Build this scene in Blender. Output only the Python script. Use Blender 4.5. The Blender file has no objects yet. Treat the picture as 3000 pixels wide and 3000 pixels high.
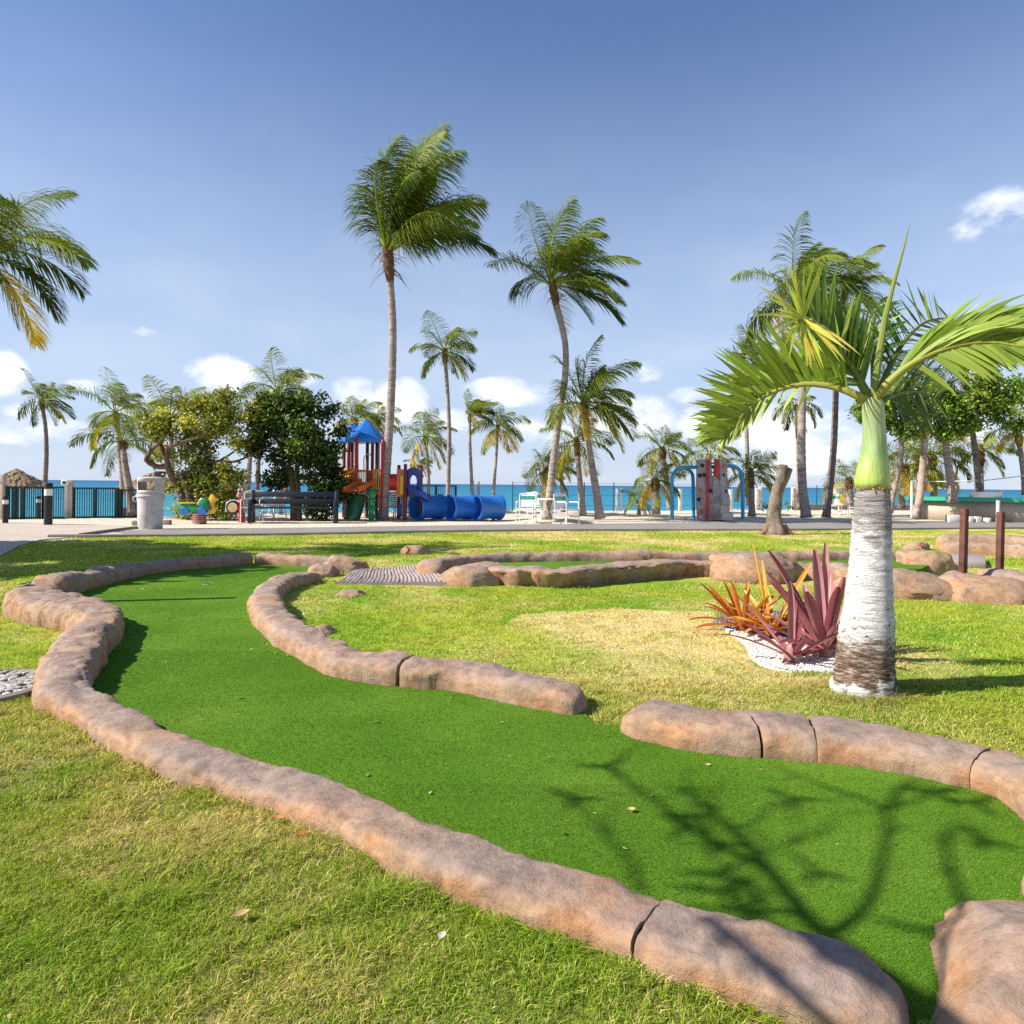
import bpy, bmesh, math, random
import numpy as np
from mathutils import Vector, Matrix, noise, Quaternion

rad = math.radians
V3 = Vector
UP = Vector((0, 0, 1))
scene = bpy.context.scene
COL = scene.collection

# ------------------------------------------------------------------ camera geometry
H, F, PY0, ROLL = 1.15, 2000.0, 1419.0, math.atan(0.0102)
CR, SR = math.cos(ROLL), math.sin(ROLL)

def ray(px, py):
    x = (px - 1500.0) / F
    y = -(py - PY0) / F
    return Vector((x * CR - y * SR, 1.0, x * SR + y * CR))

def G(px, py, z=0.0):
    d = ray(px, py)
    t = (z - H) / d.z
    return Vector((d.x * t, t, z))

def D(px, py, Y):
    d = ray(px, py)
    return Vector((d.x * Y, Y, H + d.z * Y))

# ------------------------------------------------------------------ objects
def tag(o, label=None, cat=None, group=None, kind=None):
    if label: o['label'] = label
    if cat: o['category'] = cat
    if group: o['group'] = group
    if kind: o['kind'] = kind
    return o

def thing(name, loc, label, cat, group=None):
    o = bpy.data.objects.new(name, None)
    COL.objects.link(o)
    o.location = loc
    o.empty_display_size = 0.2
    return tag(o, label, cat, group)

def root_loc(o):
    p = Vector((0, 0, 0))
    while o is not None:
        p += Vector(o.location)
        o = o.parent
    return p

class MB:
    def __init__(s):
        s.v, s.f, s.c = [], [], []
        s.col = (1, 1, 1)

    def vert(s, p, col=None):
        s.v.append((p[0], p[1], p[2]))
        s.c.append(col or s.col)
        return len(s.v) - 1

    def face(s, *idx):
        s.f.append(tuple(idx))

    def tube(s, path, radii, n=8, cap=True, col=None, squash=None):
        path = [Vector(p) for p in path]
        if not hasattr(radii, '__len__'):
            radii = [radii] * len(path)
        rings = []
        prev = None
        for i, p in enumerate(path):
            a = path[max(i - 1, 0)]
            b = path[min(i + 1, len(path) - 1)]
            t = (b - a)
            t = t.normalized() if t.length > 1e-9 else UP.copy()
            if prev is None:
                ref = Vector((0, 1, 0)) if abs(t.y) < .9 else Vector((1, 0, 0))
                u = (ref - t * ref.dot(t)).normalized()
            else:
                u = (prev - t * prev.dot(t))
                u = u.normalized() if u.length > 1e-6 else t.orthogonal().normalized()
            prev = u
            w = t.cross(u)
            rings.append([s.vert(p + (u * math.cos(2 * math.pi * k / n) + w * math.sin(2 * math.pi * k / n)) * radii[i], col) for k in range(n)])
        for i in range(len(rings) - 1):
            for k in range(n):
                s.face(rings[i][k], rings[i][(k + 1) % n], rings[i + 1][(k + 1) % n], rings[i + 1][k])
        if cap:
            s.face(*reversed(rings[0]))
            s.face(*rings[-1])
        return rings

    def box(s, c, size, M=None, col=None):
        c = Vector(c)
        hx, hy, hz = size[0] / 2, size[1] / 2, size[2] / 2
        ids = []
        for z in (-hz, hz):
            for x, y in ((-hx, -hy), (hx, -hy), (hx, hy), (-hx, hy)):
                p = Vector((x, y, z))
                if M is not None: p = M @ p
                ids.append(s.vert(c + p, col))
        a = ids
        for q in ((3, 2, 1, 0), (4, 5, 6, 7), (0, 1, 5, 4), (1, 2, 6, 5), (2, 3, 7, 6), (3, 0, 4, 7)):
            s.face(*[a[k] for k in q])

    def lathe(s, prof, c, n=24, M=None, col=None, cap=True):
        c = Vector(c)
        rings = []
        for r, z in prof:
            row = []
            for k in range(n):
                p = Vector((r * math.cos(2 * math.pi * k / n), r * math.sin(2 * math.pi * k / n), z))
                if M is not None: p = M @ p
                row.append(s.vert(c + p, col))
            rings.append(row)
        for i in range(len(rings) - 1):
            for k in range(n):
                s.face(rings[i][k], rings[i][(k + 1) % n], rings[i + 1][(k + 1) % n], rings[i + 1][k])
        if cap:
            s.face(*reversed(rings[0]))
            s.face(*rings[-1])

    def plate(s, outline, y0, y1, col=None):
        """outline: list of 3D points lying in one plane; extruded by the vector y1-y0"""
        e = Vector(y1) - Vector(y0)
        a = [s.vert(Vector(p), col) for p in outline]
        b = [s.vert(Vector(p) + e, col) for p in outline]
        n = len(a)
        s.face(*reversed(a)); s.face(*b)
        for i in range(n):
            s.face(a[i], a[(i + 1) % n], b[(i + 1) % n], b[i])

    def ribbon(s, pts, dirs, widths, col=None):
        prev = None
        for p, d, w in zip(pts, dirs, widths):
            if w < 1e-5:
                i = s.vert(p, col)
                if prev: s.face(prev[0], prev[1], i)
                prev = None
                continue
            a, b = s.vert(p - d * w / 2, col), s.vert(p + d * w / 2, col)
            if prev: s.face(prev[0], prev[1], b, a)
            prev = (a, b)

    def build(s, name, mat, parent=None, smooth=True, bevel=0, base=None, angle=40):
        off = root_loc(parent) if parent is not None else Vector(base or (0, 0, 0))
        me = bpy.data.meshes.new(name)
        ox, oy, oz = off
        me.from_pydata([(x - ox, y - oy, z - oz) for x, y, z in s.v], [], s.f)
        if any(c != (1, 1, 1) for c in s.c):
            at = me.color_attributes.new('Col', 'FLOAT_COLOR', 'POINT')
            at.data.foreach_set('color', np.array([(c[0], c[1], c[2], 1) for c in s.c], dtype=np.float32).ravel())
        if bevel:
            bm = bmesh.new(); bm.from_mesh(me)
            bmesh.ops.recalc_face_normals(bm, faces=bm.faces)
            ed = [e for e in bm.edges if len(e.link_faces) == 2 and e.calc_face_angle(0) > rad(30)]
            bmesh.ops.bevel(bm, geom=ed, offset=bevel, segments=2, profile=.5, affect='EDGES', clamp_overlap=True)
            bm.to_mesh(me); bm.free()
        if smooth:
            me.polygons.foreach_set('use_smooth', [True] * len(me.polygons))
            if angle: me.set_sharp_from_angle(angle=rad(angle))
        if mat: me.materials.append(mat)
        o = bpy.data.objects.new(name, me)
        COL.objects.link(o)
        if parent is not None: o.parent = parent
        else: o.location = off
        return o

def copy_tree(o, parent=None):
    c = o.copy()
    COL.objects.link(c)
    c.parent = parent
    for ch in list(o.children):
        copy_tree(ch, c)
    return c

def spline(pts, step):
    """Catmull-Rom through tuples of any length, resampled about every step metres (first 2 comps are position)"""
    P = [np.array(p, dtype=float) for p in pts]
    P = [2 * P[0] - P[1]] + P + [2 * P[-1] - P[-2]]
    out = []
    for i in range(1, len(P) - 2):
        d = np.linalg.norm((P[i + 1] - P[i])[:2 if len(P[0]) != 3 else 3])
        n = max(1, int(d / step))
        for k in range(n):
            t = k / n
            out.append(.5 * ((2 * P[i]) + (-P[i - 1] + P[i + 1]) * t + (2 * P[i - 1] - 5 * P[i] + 4 * P[i + 1] - P[i + 2]) * t * t
                             + (-P[i - 1] + 3 * P[i] - 3 * P[i + 1] + P[i + 2]) * t ** 3))
    out.append(P[-2])
    return out

# ------------------------------------------------------------------ numpy noise, polygons
def _h(i, j, s):
    v = np.sin(i * 127.1 + j * 311.7 + s * 74.7) * 43758.5453
    return v - np.floor(v)

def vn(x, y, s=0):
    i, j = np.floor(x), np.floor(y)
    fx, fy = x - i, y - j
    fx, fy = fx * fx * (3 - 2 * fx), fy * fy * (3 - 2 * fy)
    return (_h(i, j, s) * (1 - fx) + _h(i + 1, j, s) * fx) * (1 - fy) + (_h(i, j + 1, s) * (1 - fx) + _h(i + 1, j + 1, s) * fx) * fy

def fbm(x, y, s=0, o=3):
    t, a, n = 0, 1, 0
    for k in range(o):
        t = t + a * vn(x * 2 ** k + k * 7.3, y * 2 ** k + k * 3.1, s + k); n += a; a *= .5
    return t / n

def sstep(a, b, x):
    t = np.clip((x - a) / (b - a), 0, 1)
    return t * t * (3 - 2 * t)

def inpoly(x, y, poly):
    r = np.zeros(np.shape(x), bool)
    n = len(poly)
    for i in range(n):
        x1, y1 = poly[i][0], poly[i][1]
        x2, y2 = poly[(i + 1) % n][0], poly[(i + 1) % n][1]
        if y1 == y2: continue
        c = ((y1 > y) != (y2 > y)) & (x < (x2 - x1) * (y - y1) / (y2 - y1) + x1)
        r ^= c
    return r

def polydist(x, y, pts):
    d = np.full(np.shape(x), 1e9)
    for i in range(len(pts) - 1):
        ax, ay = pts[i][0], pts[i][1]; bx, by = pts[i + 1][0], pts[i + 1][1]
        L = (bx - ax) ** 2 + (by - ay) ** 2 + 1e-12
        t = np.clip(((x - ax) * (bx - ax) + (y - ay) * (by - ay)) / L, 0, 1)
        d = np.minimum(d, np.hypot(x - ax - t * (bx - ax), y - ay - t * (by - ay)))
    return d

def np_mesh(name, V, loops, starts, totals, col, mat, smooth=False):
    me = bpy.data.meshes.new(name)
    me.vertices.add(len(V)); me.vertices.foreach_set('co', np.asarray(V, np.float32).ravel())
    me.loops.add(len(loops)); me.loops.foreach_set('vertex_index', np.asarray(loops, np.int32))
    me.polygons.add(len(starts))
    me.polygons.foreach_set('loop_start', np.asarray(starts, np.int32))
    me.polygons.foreach_set('loop_total', np.asarray(totals, np.int32))
    if col is not None:
        at = me.color_attributes.new('Col', 'FLOAT_COLOR', 'POINT')
        c4 = np.ones((len(V), 4), np.float32); c4[:, :3] = col
        at.data.foreach_set('color', c4.ravel())
    me.update(calc_edges=True)
    if smooth: me.polygons.foreach_set('use_smooth', [True] * len(me.polygons))
    me.materials.append(mat)
    o = bpy.data.objects.new(name, me); COL.objects.link(o)
    return o

# ------------------------------------------------------------------ materials
def new_mat(name):
    m = bpy.data.materials.new(name); m.use_nodes = True
    nt = m.node_tree
    b = nt.nodes['Principled BSDF']
    return m, nt, b

def N(nt, t, **kw):
    n = nt.nodes.new(t)
    for k, v in kw.items():
        if k in n.inputs: n.inputs[k].default_value = v
        else: setattr(n, k, v)
    return n

def mixc(nt, fac, a, b, mode='MIX'):
    m = N(nt, 'ShaderNodeMix', data_type='RGBA', blend_type=mode)
    for sock, val in ((0, fac), (6, a), (7, b)):
        if isinstance(val, bpy.types.NodeSocket): nt.links.new(val, m.inputs[sock])
        elif sock == 0: m.inputs[0].default_value = val
        else: m.inputs[sock].default_value = (*val, 1) if len(val) == 3 else val
    return m.outputs[2]

def ramp(nt, src, stops):
    r = N(nt, 'ShaderNodeValToRGB')
    e = r.color_ramp.elements
    while len(e) < len(stops): e.new(.5)
    for k, (p, c) in enumerate(stops):
        e[k].position = p
        e[k].color = (*c, 1) if hasattr(c, '__len__') else (c, c, c, 1)
    nt.links.new(src, r.inputs[0])
    return r.outputs[0]

def tnoise(nt, scale, detail=4, rough=.55, obj=True, stretch=None):
    tc = N(nt, 'ShaderNodeTexCoord')
    src = tc.outputs['Object' if obj else 'Generated']
    if stretch:
        mp = N(nt, 'ShaderNodeMapping'); mp.inputs['Scale'].default_value = stretch
        nt.links.new(src, mp.inputs[0]); src = mp.outputs[0]
    n = N(nt, 'ShaderNodeTexNoise', Scale=scale, Detail=detail, Roughness=rough)
    nt.links.new(src, n.inputs['Vector'])
    return n.outputs['Fac']

def bump(nt, b, src, strength=.3, dist=.02):
    n = N(nt, 'ShaderNodeBump', Strength=strength, Distance=dist)
    nt.links.new(src, n.inputs['Height'])
    nt.links.new(n.outputs[0], b.inputs['Normal'])
    return n

def pmat(name, c, rough=.5, var=.15, scale=6, bmp=0, bscale=60, spec=.5, metal=0, dirt=None, coat=0):
    m, nt, b = new_mat(name)
    lo = tuple(x * (1 - var) for x in c); hi = tuple(min(1, x * (1 + var)) for x in c)
    col = ramp(nt, tnoise(nt, scale), [(.3, lo), (.7, hi)])
    if dirt:
        col = mixc(nt, ramp(nt, tnoise(nt, scale * .7 + 3, 6, .7), [(.5, 0.), (.75, 1.)]), col, dirt)
    nt.links.new(col, b.inputs['Base Color'])
    b.inputs['Roughness'].default_value = rough
    b.inputs['Specular IOR Level'].default_value = spec
    b.inputs['Metallic'].default_value = metal
    b.inputs['Coat Weight'].default_value = coat
    if bmp: bump(nt, b, tnoise(nt, bscale, 5, .6), bmp, .01)
    return m

def foliage_mat(name, rough=.45, trans=.3, spec=.35, tcol=(1.25, 1.15, .5)):
    m, nt, b = new_mat(name)
    a = N(nt, 'ShaderNodeAttribute', attribute_name='Col')
    nt.links.new(a.outputs['Color'], b.inputs['Base Color'])
    b.inputs['Roughness'].default_value = rough
    b.inputs['Specular IOR Level'].default_value = spec
    t = N(nt, 'ShaderNodeBsdfTranslucent')
    nt.links.new(mixc(nt, 1.0, a.outputs['Color'], tcol, 'MULTIPLY'), t.inputs['Color'])
    mx = N(nt, 'ShaderNodeMixShader'); mx.inputs[0].default_value = trans
    nt.links.new(b.outputs[0], mx.inputs[1]); nt.links.new(t.outputs[0], mx.inputs[2])
    nt.links.new(mx.outputs[0], nt.nodes['Material Output'].inputs[0])
    return m
# ------------------------------------------------------------------ camera, sun, sky
cam_d = bpy.data.cameras.new('camera')
cam = bpy.data.objects.new('camera', cam_d); COL.objects.link(cam)
cam.location = (0, 0, H)
cam.rotation_euler = (rad(90), -ROLL, 0)
cam_d.sensor_width = 36; cam_d.lens = F / 3000 * 36
cam_d.shift_y = -(1500 - PY0) / 3000
cam_d.clip_start = .05; cam_d.clip_end = 20000
scene.camera = cam

SUN_EL = rad(38)
SUN = Vector((-0.974 * math.cos(SUN_EL), -0.226 * math.cos(SUN_EL), math.sin(SUN_EL))).normalized()
ld = bpy.data.lights.new('sun', 'SUN'); ld.energy = 5.0; ld.angle = rad(.53); ld.color = (1, .93, .82)
lo = bpy.data.objects.new('sun', ld); COL.objects.link(lo)
lo.rotation_euler = SUN.to_track_quat('Z', 'Y').to_euler()

scene.view_settings.view_transform = 'Standard'
scene.view_settings.look = 'None'
scene.view_settings.exposure = 0.7
scene.view_settings.gamma = 1
scene.view_settings.use_curve_mapping = False
scene.cycles.use_denoising = False
scene.cycles.max_bounces = 7
scene.cycles.transparent_max_bounces = 6
scene.cycles.sample_clamp_indirect = 6
scene.cycles.caustics_reflective = False
scene.cycles.caustics_refractive = False

world = bpy.data.worlds.new('World'); scene.world = world; world.use_nodes = True
nt = world.node_tree
bg = nt.nodes['Background']; bg.inputs['Strength'].default_value = .088
sky = N(nt, 'ShaderNodeTexSky'); sky.sky_type = 'NISHITA'; sky.sun_disc = False
sky.sun_elevation = SUN_EL; sky.sun_rotation = math.atan2(SUN.x, SUN.y)
sky.air_density = 1.0; sky.dust_density = .25; sky.ozone_density = 2.2
tc = N(nt, 'ShaderNodeTexCoord')
sep = N(nt, 'ShaderNodeSeparateXYZ'); nt.links.new(tc.outputs['Generated'], sep.inputs[0])

def M(op, a, b=None, c=None, clamp=False):
    n = N(nt, 'ShaderNodeMath', operation=op); n.use_clamp = clamp
    for k, v in enumerate((a, b, c)):
        if v is None: continue
        if isinstance(v, bpy.types.NodeSocket): nt.links.new(v, n.inputs[k])
        else: n.inputs[k].default_value = v
    return n.outputs[0]

az = M('ARCTAN2', sep.outputs[0], sep.outputs[1])
el = M('ARCSINE', sep.outputs[2])
def cloud_noise(sc, det, rough, st=(1, 1, 1.8)):
    mp = N(nt, 'ShaderNodeMapping'); mp.inputs['Scale'].default_value = st
    nt.links.new(tc.outputs['Generated'], mp.inputs[0])
    n = N(nt, 'ShaderNodeTexNoise', Scale=sc, Detail=det, Roughness=rough)
    nt.links.new(mp.outputs[0], n.inputs['Vector'])
    return n.outputs['Fac']
n1 = cloud_noise(15, 8, .62)
n2 = cloud_noise(6, 3, .5, (1, 1, 2.6))
# cumulus puffs: azimuth/elevation centres (deg) seen from the lawn, with half sizes and strength
def azel(px, py):
    d = ray(px, py); return math.atan2(d.x, 1), math.asin(d.z / d.length)
total = None
for px, py, rx, ry, s in [(2950, 615, 190, 90, .46), (2865, 665, 120, 50, .42), (-10, 1095, 110, 95, 1.1), (650, 1100, 120, 75, 1.0), (1165, 1175, 110, 85, 1.0),
                          (1480, 1150, 150, 55, .95), (1890, 1085, 75, 45, .62), (1830, 1225, 190, 85, 1.0), (2290, 1290, 330, 130, .95),
                          (2080, 1250, 140, 80, .85), (420, 968, 60, 22, .5), (130, 1270, 200, 60, .62), (480, 1200, 200, 70, .6),
                          (2800, 1230, 250, 110, .8), (1040, 1150, 100, 60, .7), (1600, 1260, 220, 60, .62), (250, 1130, 70, 30, .55), (900, 1110, 60, 34, .7), (1330, 1230, 120, 40, .7), (1700, 1160, 70, 34, .7), (60, 1200, 90, 30, .7), (2020, 1160, 80, 36, .6), (760, 1230, 120, 36, .6)]:
    a0, e0 = azel(px, py)
    a1, _ = azel(px + rx, py); _, e1 = azel(px, py - ry)
    dx = M('MULTIPLY', M('SUBTRACT', az, a0), 1 / (a1 - a0))
    dy = M('MULTIPLY', M('SUBTRACT', el, e0), 1 / (e1 - e0))
    r2 = M('ADD', M('MULTIPLY', dx, dx), M('MULTIPLY', dy, dy))
    g = M('MULTIPLY', M('SUBTRACT', 1.0, r2), s)
    g = M('MAXIMUM', g, 0)
    total = g if total is None else M('MAXIMUM', total, g)
dens = M('ADD', M('MULTIPLY', total, .62), M('MULTIPLY', M('SUBTRACT', n1, .5), 1.5))
low = N(nt, 'ShaderNodeMapRange', interpolation_type='SMOOTHSTEP')
nt.links.new(dens, low.inputs[0]); low.inputs[1].default_value = .08; low.inputs[2].default_value = .62
cm = M('MULTIPLY', low.outputs[0], M('GREATER_THAN', total, .001))
soft = N(nt, 'ShaderNodeMapRange', interpolation_type='SMOOTHSTEP')
nt.links.new(total, soft.inputs[0]); soft.inputs[1].default_value = 0; soft.inputs[2].default_value = .35
cm = M('MULTIPLY', cm, soft.outputs[0])
# thin veil close to the horizon
veil = N(nt, 'ShaderNodeMapRange', interpolation_type='SMOOTHSTEP')
nt.links.new(el, veil.inputs[0]); veil.inputs[1].default_value = rad(36); veil.inputs[2].default_value = rad(1)
veil.inputs[3].default_value = 0; veil.inputs[4].default_value = .95
cm2 = M('MAXIMUM', cm, M('MULTIPLY', veil.outputs[0], M('ADD', .45, M('MULTIPLY', n2, .9))))
n3 = cloud_noise(11, 5, .6, (1, 1, 2.2))
ccol = ramp(nt, n3, [(.35, (6.2, 6.9, 8.0)), (.62, (9.2, 9.2, 9.3))])
vcol = mixc(nt, ramp(nt, n2, [(.4, 0.), (.7, 1.)]), (4.2, 5.0, 6.5), (4.9, 5.6, 6.8))
skyv = mixc(nt, M('MULTIPLY', veil.outputs[0], M('ADD', .80, M('MULTIPLY', n2, .15)), clamp=True), mixc(nt, 1.0, sky.outputs[0], (.92, .985, 1.13), 'MULTIPLY'), vcol)
nt.links.new(mixc(nt, cm, skyv, ccol), bg.inputs['Color'])

# ------------------------------------------------------------------ shared materials
def rock_mat():
    m, nt, b = new_mat('moulded_rock')
    a = N(nt, 'ShaderNodeAttribute', attribute_name='Col')
    f1 = tnoise(nt, 14, 6, .7)
    c = mixc(nt, 1, a.outputs['Color'], ramp(nt, f1, [(.25, .55), (.5, 1.), (.75, 1.3)]), 'MULTIPLY')
    f2 = tnoise(nt, 3.1, 5, .65)
    c = mixc(nt, ramp(nt, f2, [(.5, 0.), (.66, .55)]), c, (.33, .265, .22))
    f3 = tnoise(nt, 55, 3, .6)
    c = mixc(nt, ramp(nt, f3, [(.62, 0.), (.75, .5)]), c, (.16, .10, .075))
    f4 = tnoise(nt, 9, 7, .75, stretch=(1, 1, 3.5))
    c = mixc(nt, 1, c, ramp(nt, f4, [(.3, .72), (.5, 1.), (.7, 1.2)]), 'MULTIPLY')
    nt.links.new(c, b.inputs['Base Color'])
    b.inputs['Roughness'].default_value = .82
    b.inputs['Specular IOR Level'].default_value = .25
    h = N(nt, 'ShaderNodeMath', operation='ADD')
    nt.links.new(tnoise(nt, 28, 8, .72), h.inputs[0])
    w = N(nt, 'ShaderNodeMath', operation='MULTIPLY'); w.inputs[1].default_value = .22
    nt.links.new(tnoise(nt, 190, 5, .75), w.inputs[0]); nt.links.new(w.outputs[0], h.inputs[1])
    bump(nt, b, h.outputs[0], .8, .013)
    return m
M_ROCK = rock_mat()

def sand_mat():
    m, nt, b = new_mat('sand')
    f = tnoise(nt, .7, 6, .65); g = tnoise(nt, 9, 6, .7)
    c = ramp(nt, f, [(.3, (.62, .50, .37)), (.6, (.78, .68, .54))])
    c = mixc(nt, .5, c, ramp(nt, g, [(.35, (.50, .40, .30)), (.6, (.80, .71, .58))]))
    nt.links.new(c, b.inputs['Base Color']); b.inputs['Roughness'].default_value = .95
    b.inputs['Specular IOR Level'].default_value = .1
    bump(nt, b, tnoise(nt, 4, 8, .75), .9, .08)
    return m
M_SAND = sand_mat()

def asphalt_mat(name, c0, c1, sc):
    m, nt, b = new_mat(name)
    c = ramp(nt, tnoise(nt, sc, 7, .7), [(.3, c0), (.7, c1)])
    c = mixc(nt, .35, c, ramp(nt, tnoise(nt, 90, 3), [(.4, tuple(x * .6 for x in c0)), (.6, c1)]))
    nt.links.new(c, b.inputs['Base Color']); b.inputs['Roughness'].default_value = .9
    b.inputs['Specular IOR Level'].default_value = .2
    bump(nt, b, tnoise(nt, 120, 4), .4, .01)
    return m
M_ASPH = asphalt_mat('asphalt', (.24, .215, .20), (.33, .30, .28), .8)
M_CONC = asphalt_mat('pale_concrete', (.44, .37, .31), (.60, .52, .45), .9)
M_KERB = asphalt_mat('kerb_concrete', (.20, .18, .17), (.34, .30, .28), 1.5)
M_SLAB = asphalt_mat('grey_slab', (.30, .25, .24), (.42, .36, .35), 4)

# ------------------------------------------------------------------ setting: beach ground, road, sea
EDGE = [(-60, -12), (-30, 8), (-14.9, 20.2), (-12, 21.9), (-5.3, 26.4), (0, 29.6), (5.5, 31.2), (14, 35), (22, 37), (60, 44)]
ex, ey = [p[0] for p in EDGE], [p[1] for p in EDGE]
def edge_y(x): return float(np.interp(x, ex, ey))
b = MB(); rows = []
offs = [-60, -40, -30, -22, -17, -13, -10, -8, -6.5, -5, -4, -3, -2.2, -1.5, -.9, -.4, 0, .35, .9, 1.8, 3, 5, 8, 13, 25]
zz = [-.012] * 16 + [-.01, -.06, -.22, -.5, -.8, -1.2, -1.8, -2.6, -3.6]
for o_, z_ in zip(offs, zz):
    row = []
    for k in range(-110, 111):
        x = k * .6; y = edge_y(x) + o_
        z = z_
        if -9 < o_ <= 1 and y > 19:
            z += max(0, .16 * noise.noise((x * .35, y * .35, 3)) + .05 * noise.noise((x * 1.3, y * 1.3, 8))) * min(1, (y - 19) / 4)
        row.append(b.vert((x, y, z)))
    rows.append(row)
for i in range(len(rows) - 1):
    for k in range(len(rows[0]) - 1):
        b.face(rows[i][k], rows[i][k + 1], rows[i + 1][k + 1], rows[i + 1][k])
tag(b.build('sand_ground', M_SAND, angle=0), kind='structure')

def sea_mat():
    m, nt, b = new_mat('sea_water')
    tc = N(nt, 'ShaderNodeTexCoord'); s = N(nt, 'ShaderNodeSeparateXYZ'); nt.links.new(tc.outputs['Object'], s.inputs[0])
    lg = N(nt, 'ShaderNodeMath', operation='LOGARITHM'); nt.links.new(s.outputs[1], lg.inputs[0]); lg.inputs[1].default_value = 10
    nrm = N(nt, 'ShaderNodeMapRange'); nt.links.new(lg.outputs[0], nrm.inputs[0]); nrm.inputs[1].default_value = 1.6; nrm.inputs[2].default_value = 3.3
    c = ramp(nt, nrm.outputs[0], [(0, (.035, .30, .36)), (.35, (.012, .22, .33)), (.7, (.006, .15, .28)), (1, (.004, .10, .22))])
    f = tnoise(nt, .03, 6, .7, stretch=(.3, 1, 1))
    c = mixc(nt, ramp(nt, f, [(.45, 0.), (.65, .5)]), c, (.01, .13, .22))
    g = tnoise(nt, .25, 3, .7, stretch=(.35, 1, 1))
    c = mixc(nt, ramp(nt, g, [(.71, 0.), (.76, .7)]), c, (.6, .7, .72))
    nt.links.new(c, b.inputs['Base Color'])
    b.inputs['Roughness'].default_value = .45
    b.inputs['Specular IOR Level'].default_value = .12
    bump(nt, b, tnoise(nt, .8, 5, .6, stretch=(.5, 1, 1)), .8, .5)
    return m
b = MB()
xs = [-9000, -2000, -500, -150, 0, 150, 500, 2000, 9000]; ys = [-200, 0, 60, 200, 600, 2000, 9000]
ids = [[b.vert((x, y, -2.5)) for x in xs] for y in ys]
for i in range(len(ys) - 1):
    for k in range(len(xs) - 1): b.face(ids[i][k], ids[i][k + 1], ids[i + 1][k + 1], ids[i + 1][k])
tag(b.build('sea', sea_mat(), smooth=False), kind='structure')

ROADLO = [(-9.2, 13.7), (-7.7, 14.0), (-4.5, 15.0), (0, 16.8), (7.2, 18.2), (15.2, 20.2), (40, 26.5)]
ROADHI = [(-13.5, 15.0), (-8.2, 16.4), (-5.2, 17.3), (0, 19.6), (9, 22.6), (18.7, 25.2), (40, 31)]
def sheet(name, pts, z, mat):
    b = MB(); b.face(*[b.vert((p[0], p[1], z)) for p in pts]); o = b.build(name, mat, smooth=False); return tag(o, kind='structure')
sheet('road', ROADLO[1:] + ROADHI[:0:-1] + [(-9.0, 15.2)], .004, M_ASPH)
# pale plaza and path on the left of the lawn
sheet('plaza', [(-7.7, 13.98), (-8.8, 13.55), (-8.97, 13), (-8.45, 11.7), (-7.57, 10.1), (-7.4, 9), (-7.8, 6), (-9, 0), (-14, 0), (-22, 12), (-17, 17.6),
                (-12.5, 18.0), (-9.3, 17.2), (-8.3, 16.3), (-8.9, 15.2)], .008, M_CONC)

# kerb between lawn and road
b = MB(); pv = None
for p in spline([(x, y, 0) for x, y in ROADLO], .5):
    q = [b.vert((p[0], p[1] - .16 + dy, z)) for dy, z in ((0, -.02), (0, .045), (.02, .06), (.10, .06), (.12, .045), (.12, -.02))]
    if pv:
        for k in range(5): b.face(pv[k], q[k], q[k + 1], pv[k + 1])
    pv = q
tag(b.build('kerb', M_KERB, smooth=False), kind='structure')
# raised kerb running from the bin towards the lawn corner
b = MB(); pv = None
for p in spline([tuple(G(*q)) for q in ((452, 1546), (420, 1548), (350, 1556), (290, 1564), (235, 1572))], .3):
    q = [b.vert((p[0], p[1] + dy, z)) for dy, z in ((-.06, -.02), (-.06, .07), (.06, .07), (.06, -.02))]
    if pv:
        for k in range(3): b.face(pv[k], q[k], q[k + 1], pv[k + 1])
    pv = q
tag(b.build('path_edging', M_KERB, smooth=False), kind='structure')

# ------------------------------------------------------------------ moulded rock borders of the golf holes
def rockcol(p, t, seed):
    """stone colour: warm buff, rusty and lilac-grey patches; t = 0 foot, 1 crest (weathered, greyer)"""
    n = noise.fractal((p[0] * 2.2 + seed, p[1] * 2.2, p[2] * 2.2), 1, 2, 4)
    m = noise.fractal((p[0] * 6 + seed, p[1] * 6, p[2] * 9 + 5), 1, 2, 3)
    w = min(1, max(0, (t - .70) * 2.6 + n * .9 + .10))
    buff, rust, grey = (.40, .255, .16), (.40, .205, .10), (.285, .225, .20)
    r = min(1, max(0, .38 + m * 1.1 - t * .2))
    c = [buff[i] * (1 - r) + rust[i] * r for i in range(3)]
    c = [c[i] * (1 - w * .75) + grey[i] * w * .75 for i in range(3)]
    k = (1 + .14 * m) * (1 if t > .14 else .62 + 2.7 * max(0, t))  # darker foot: dirt line plus shade near the ground, painted into the colour
    return tuple(x * k for x in c)

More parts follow.
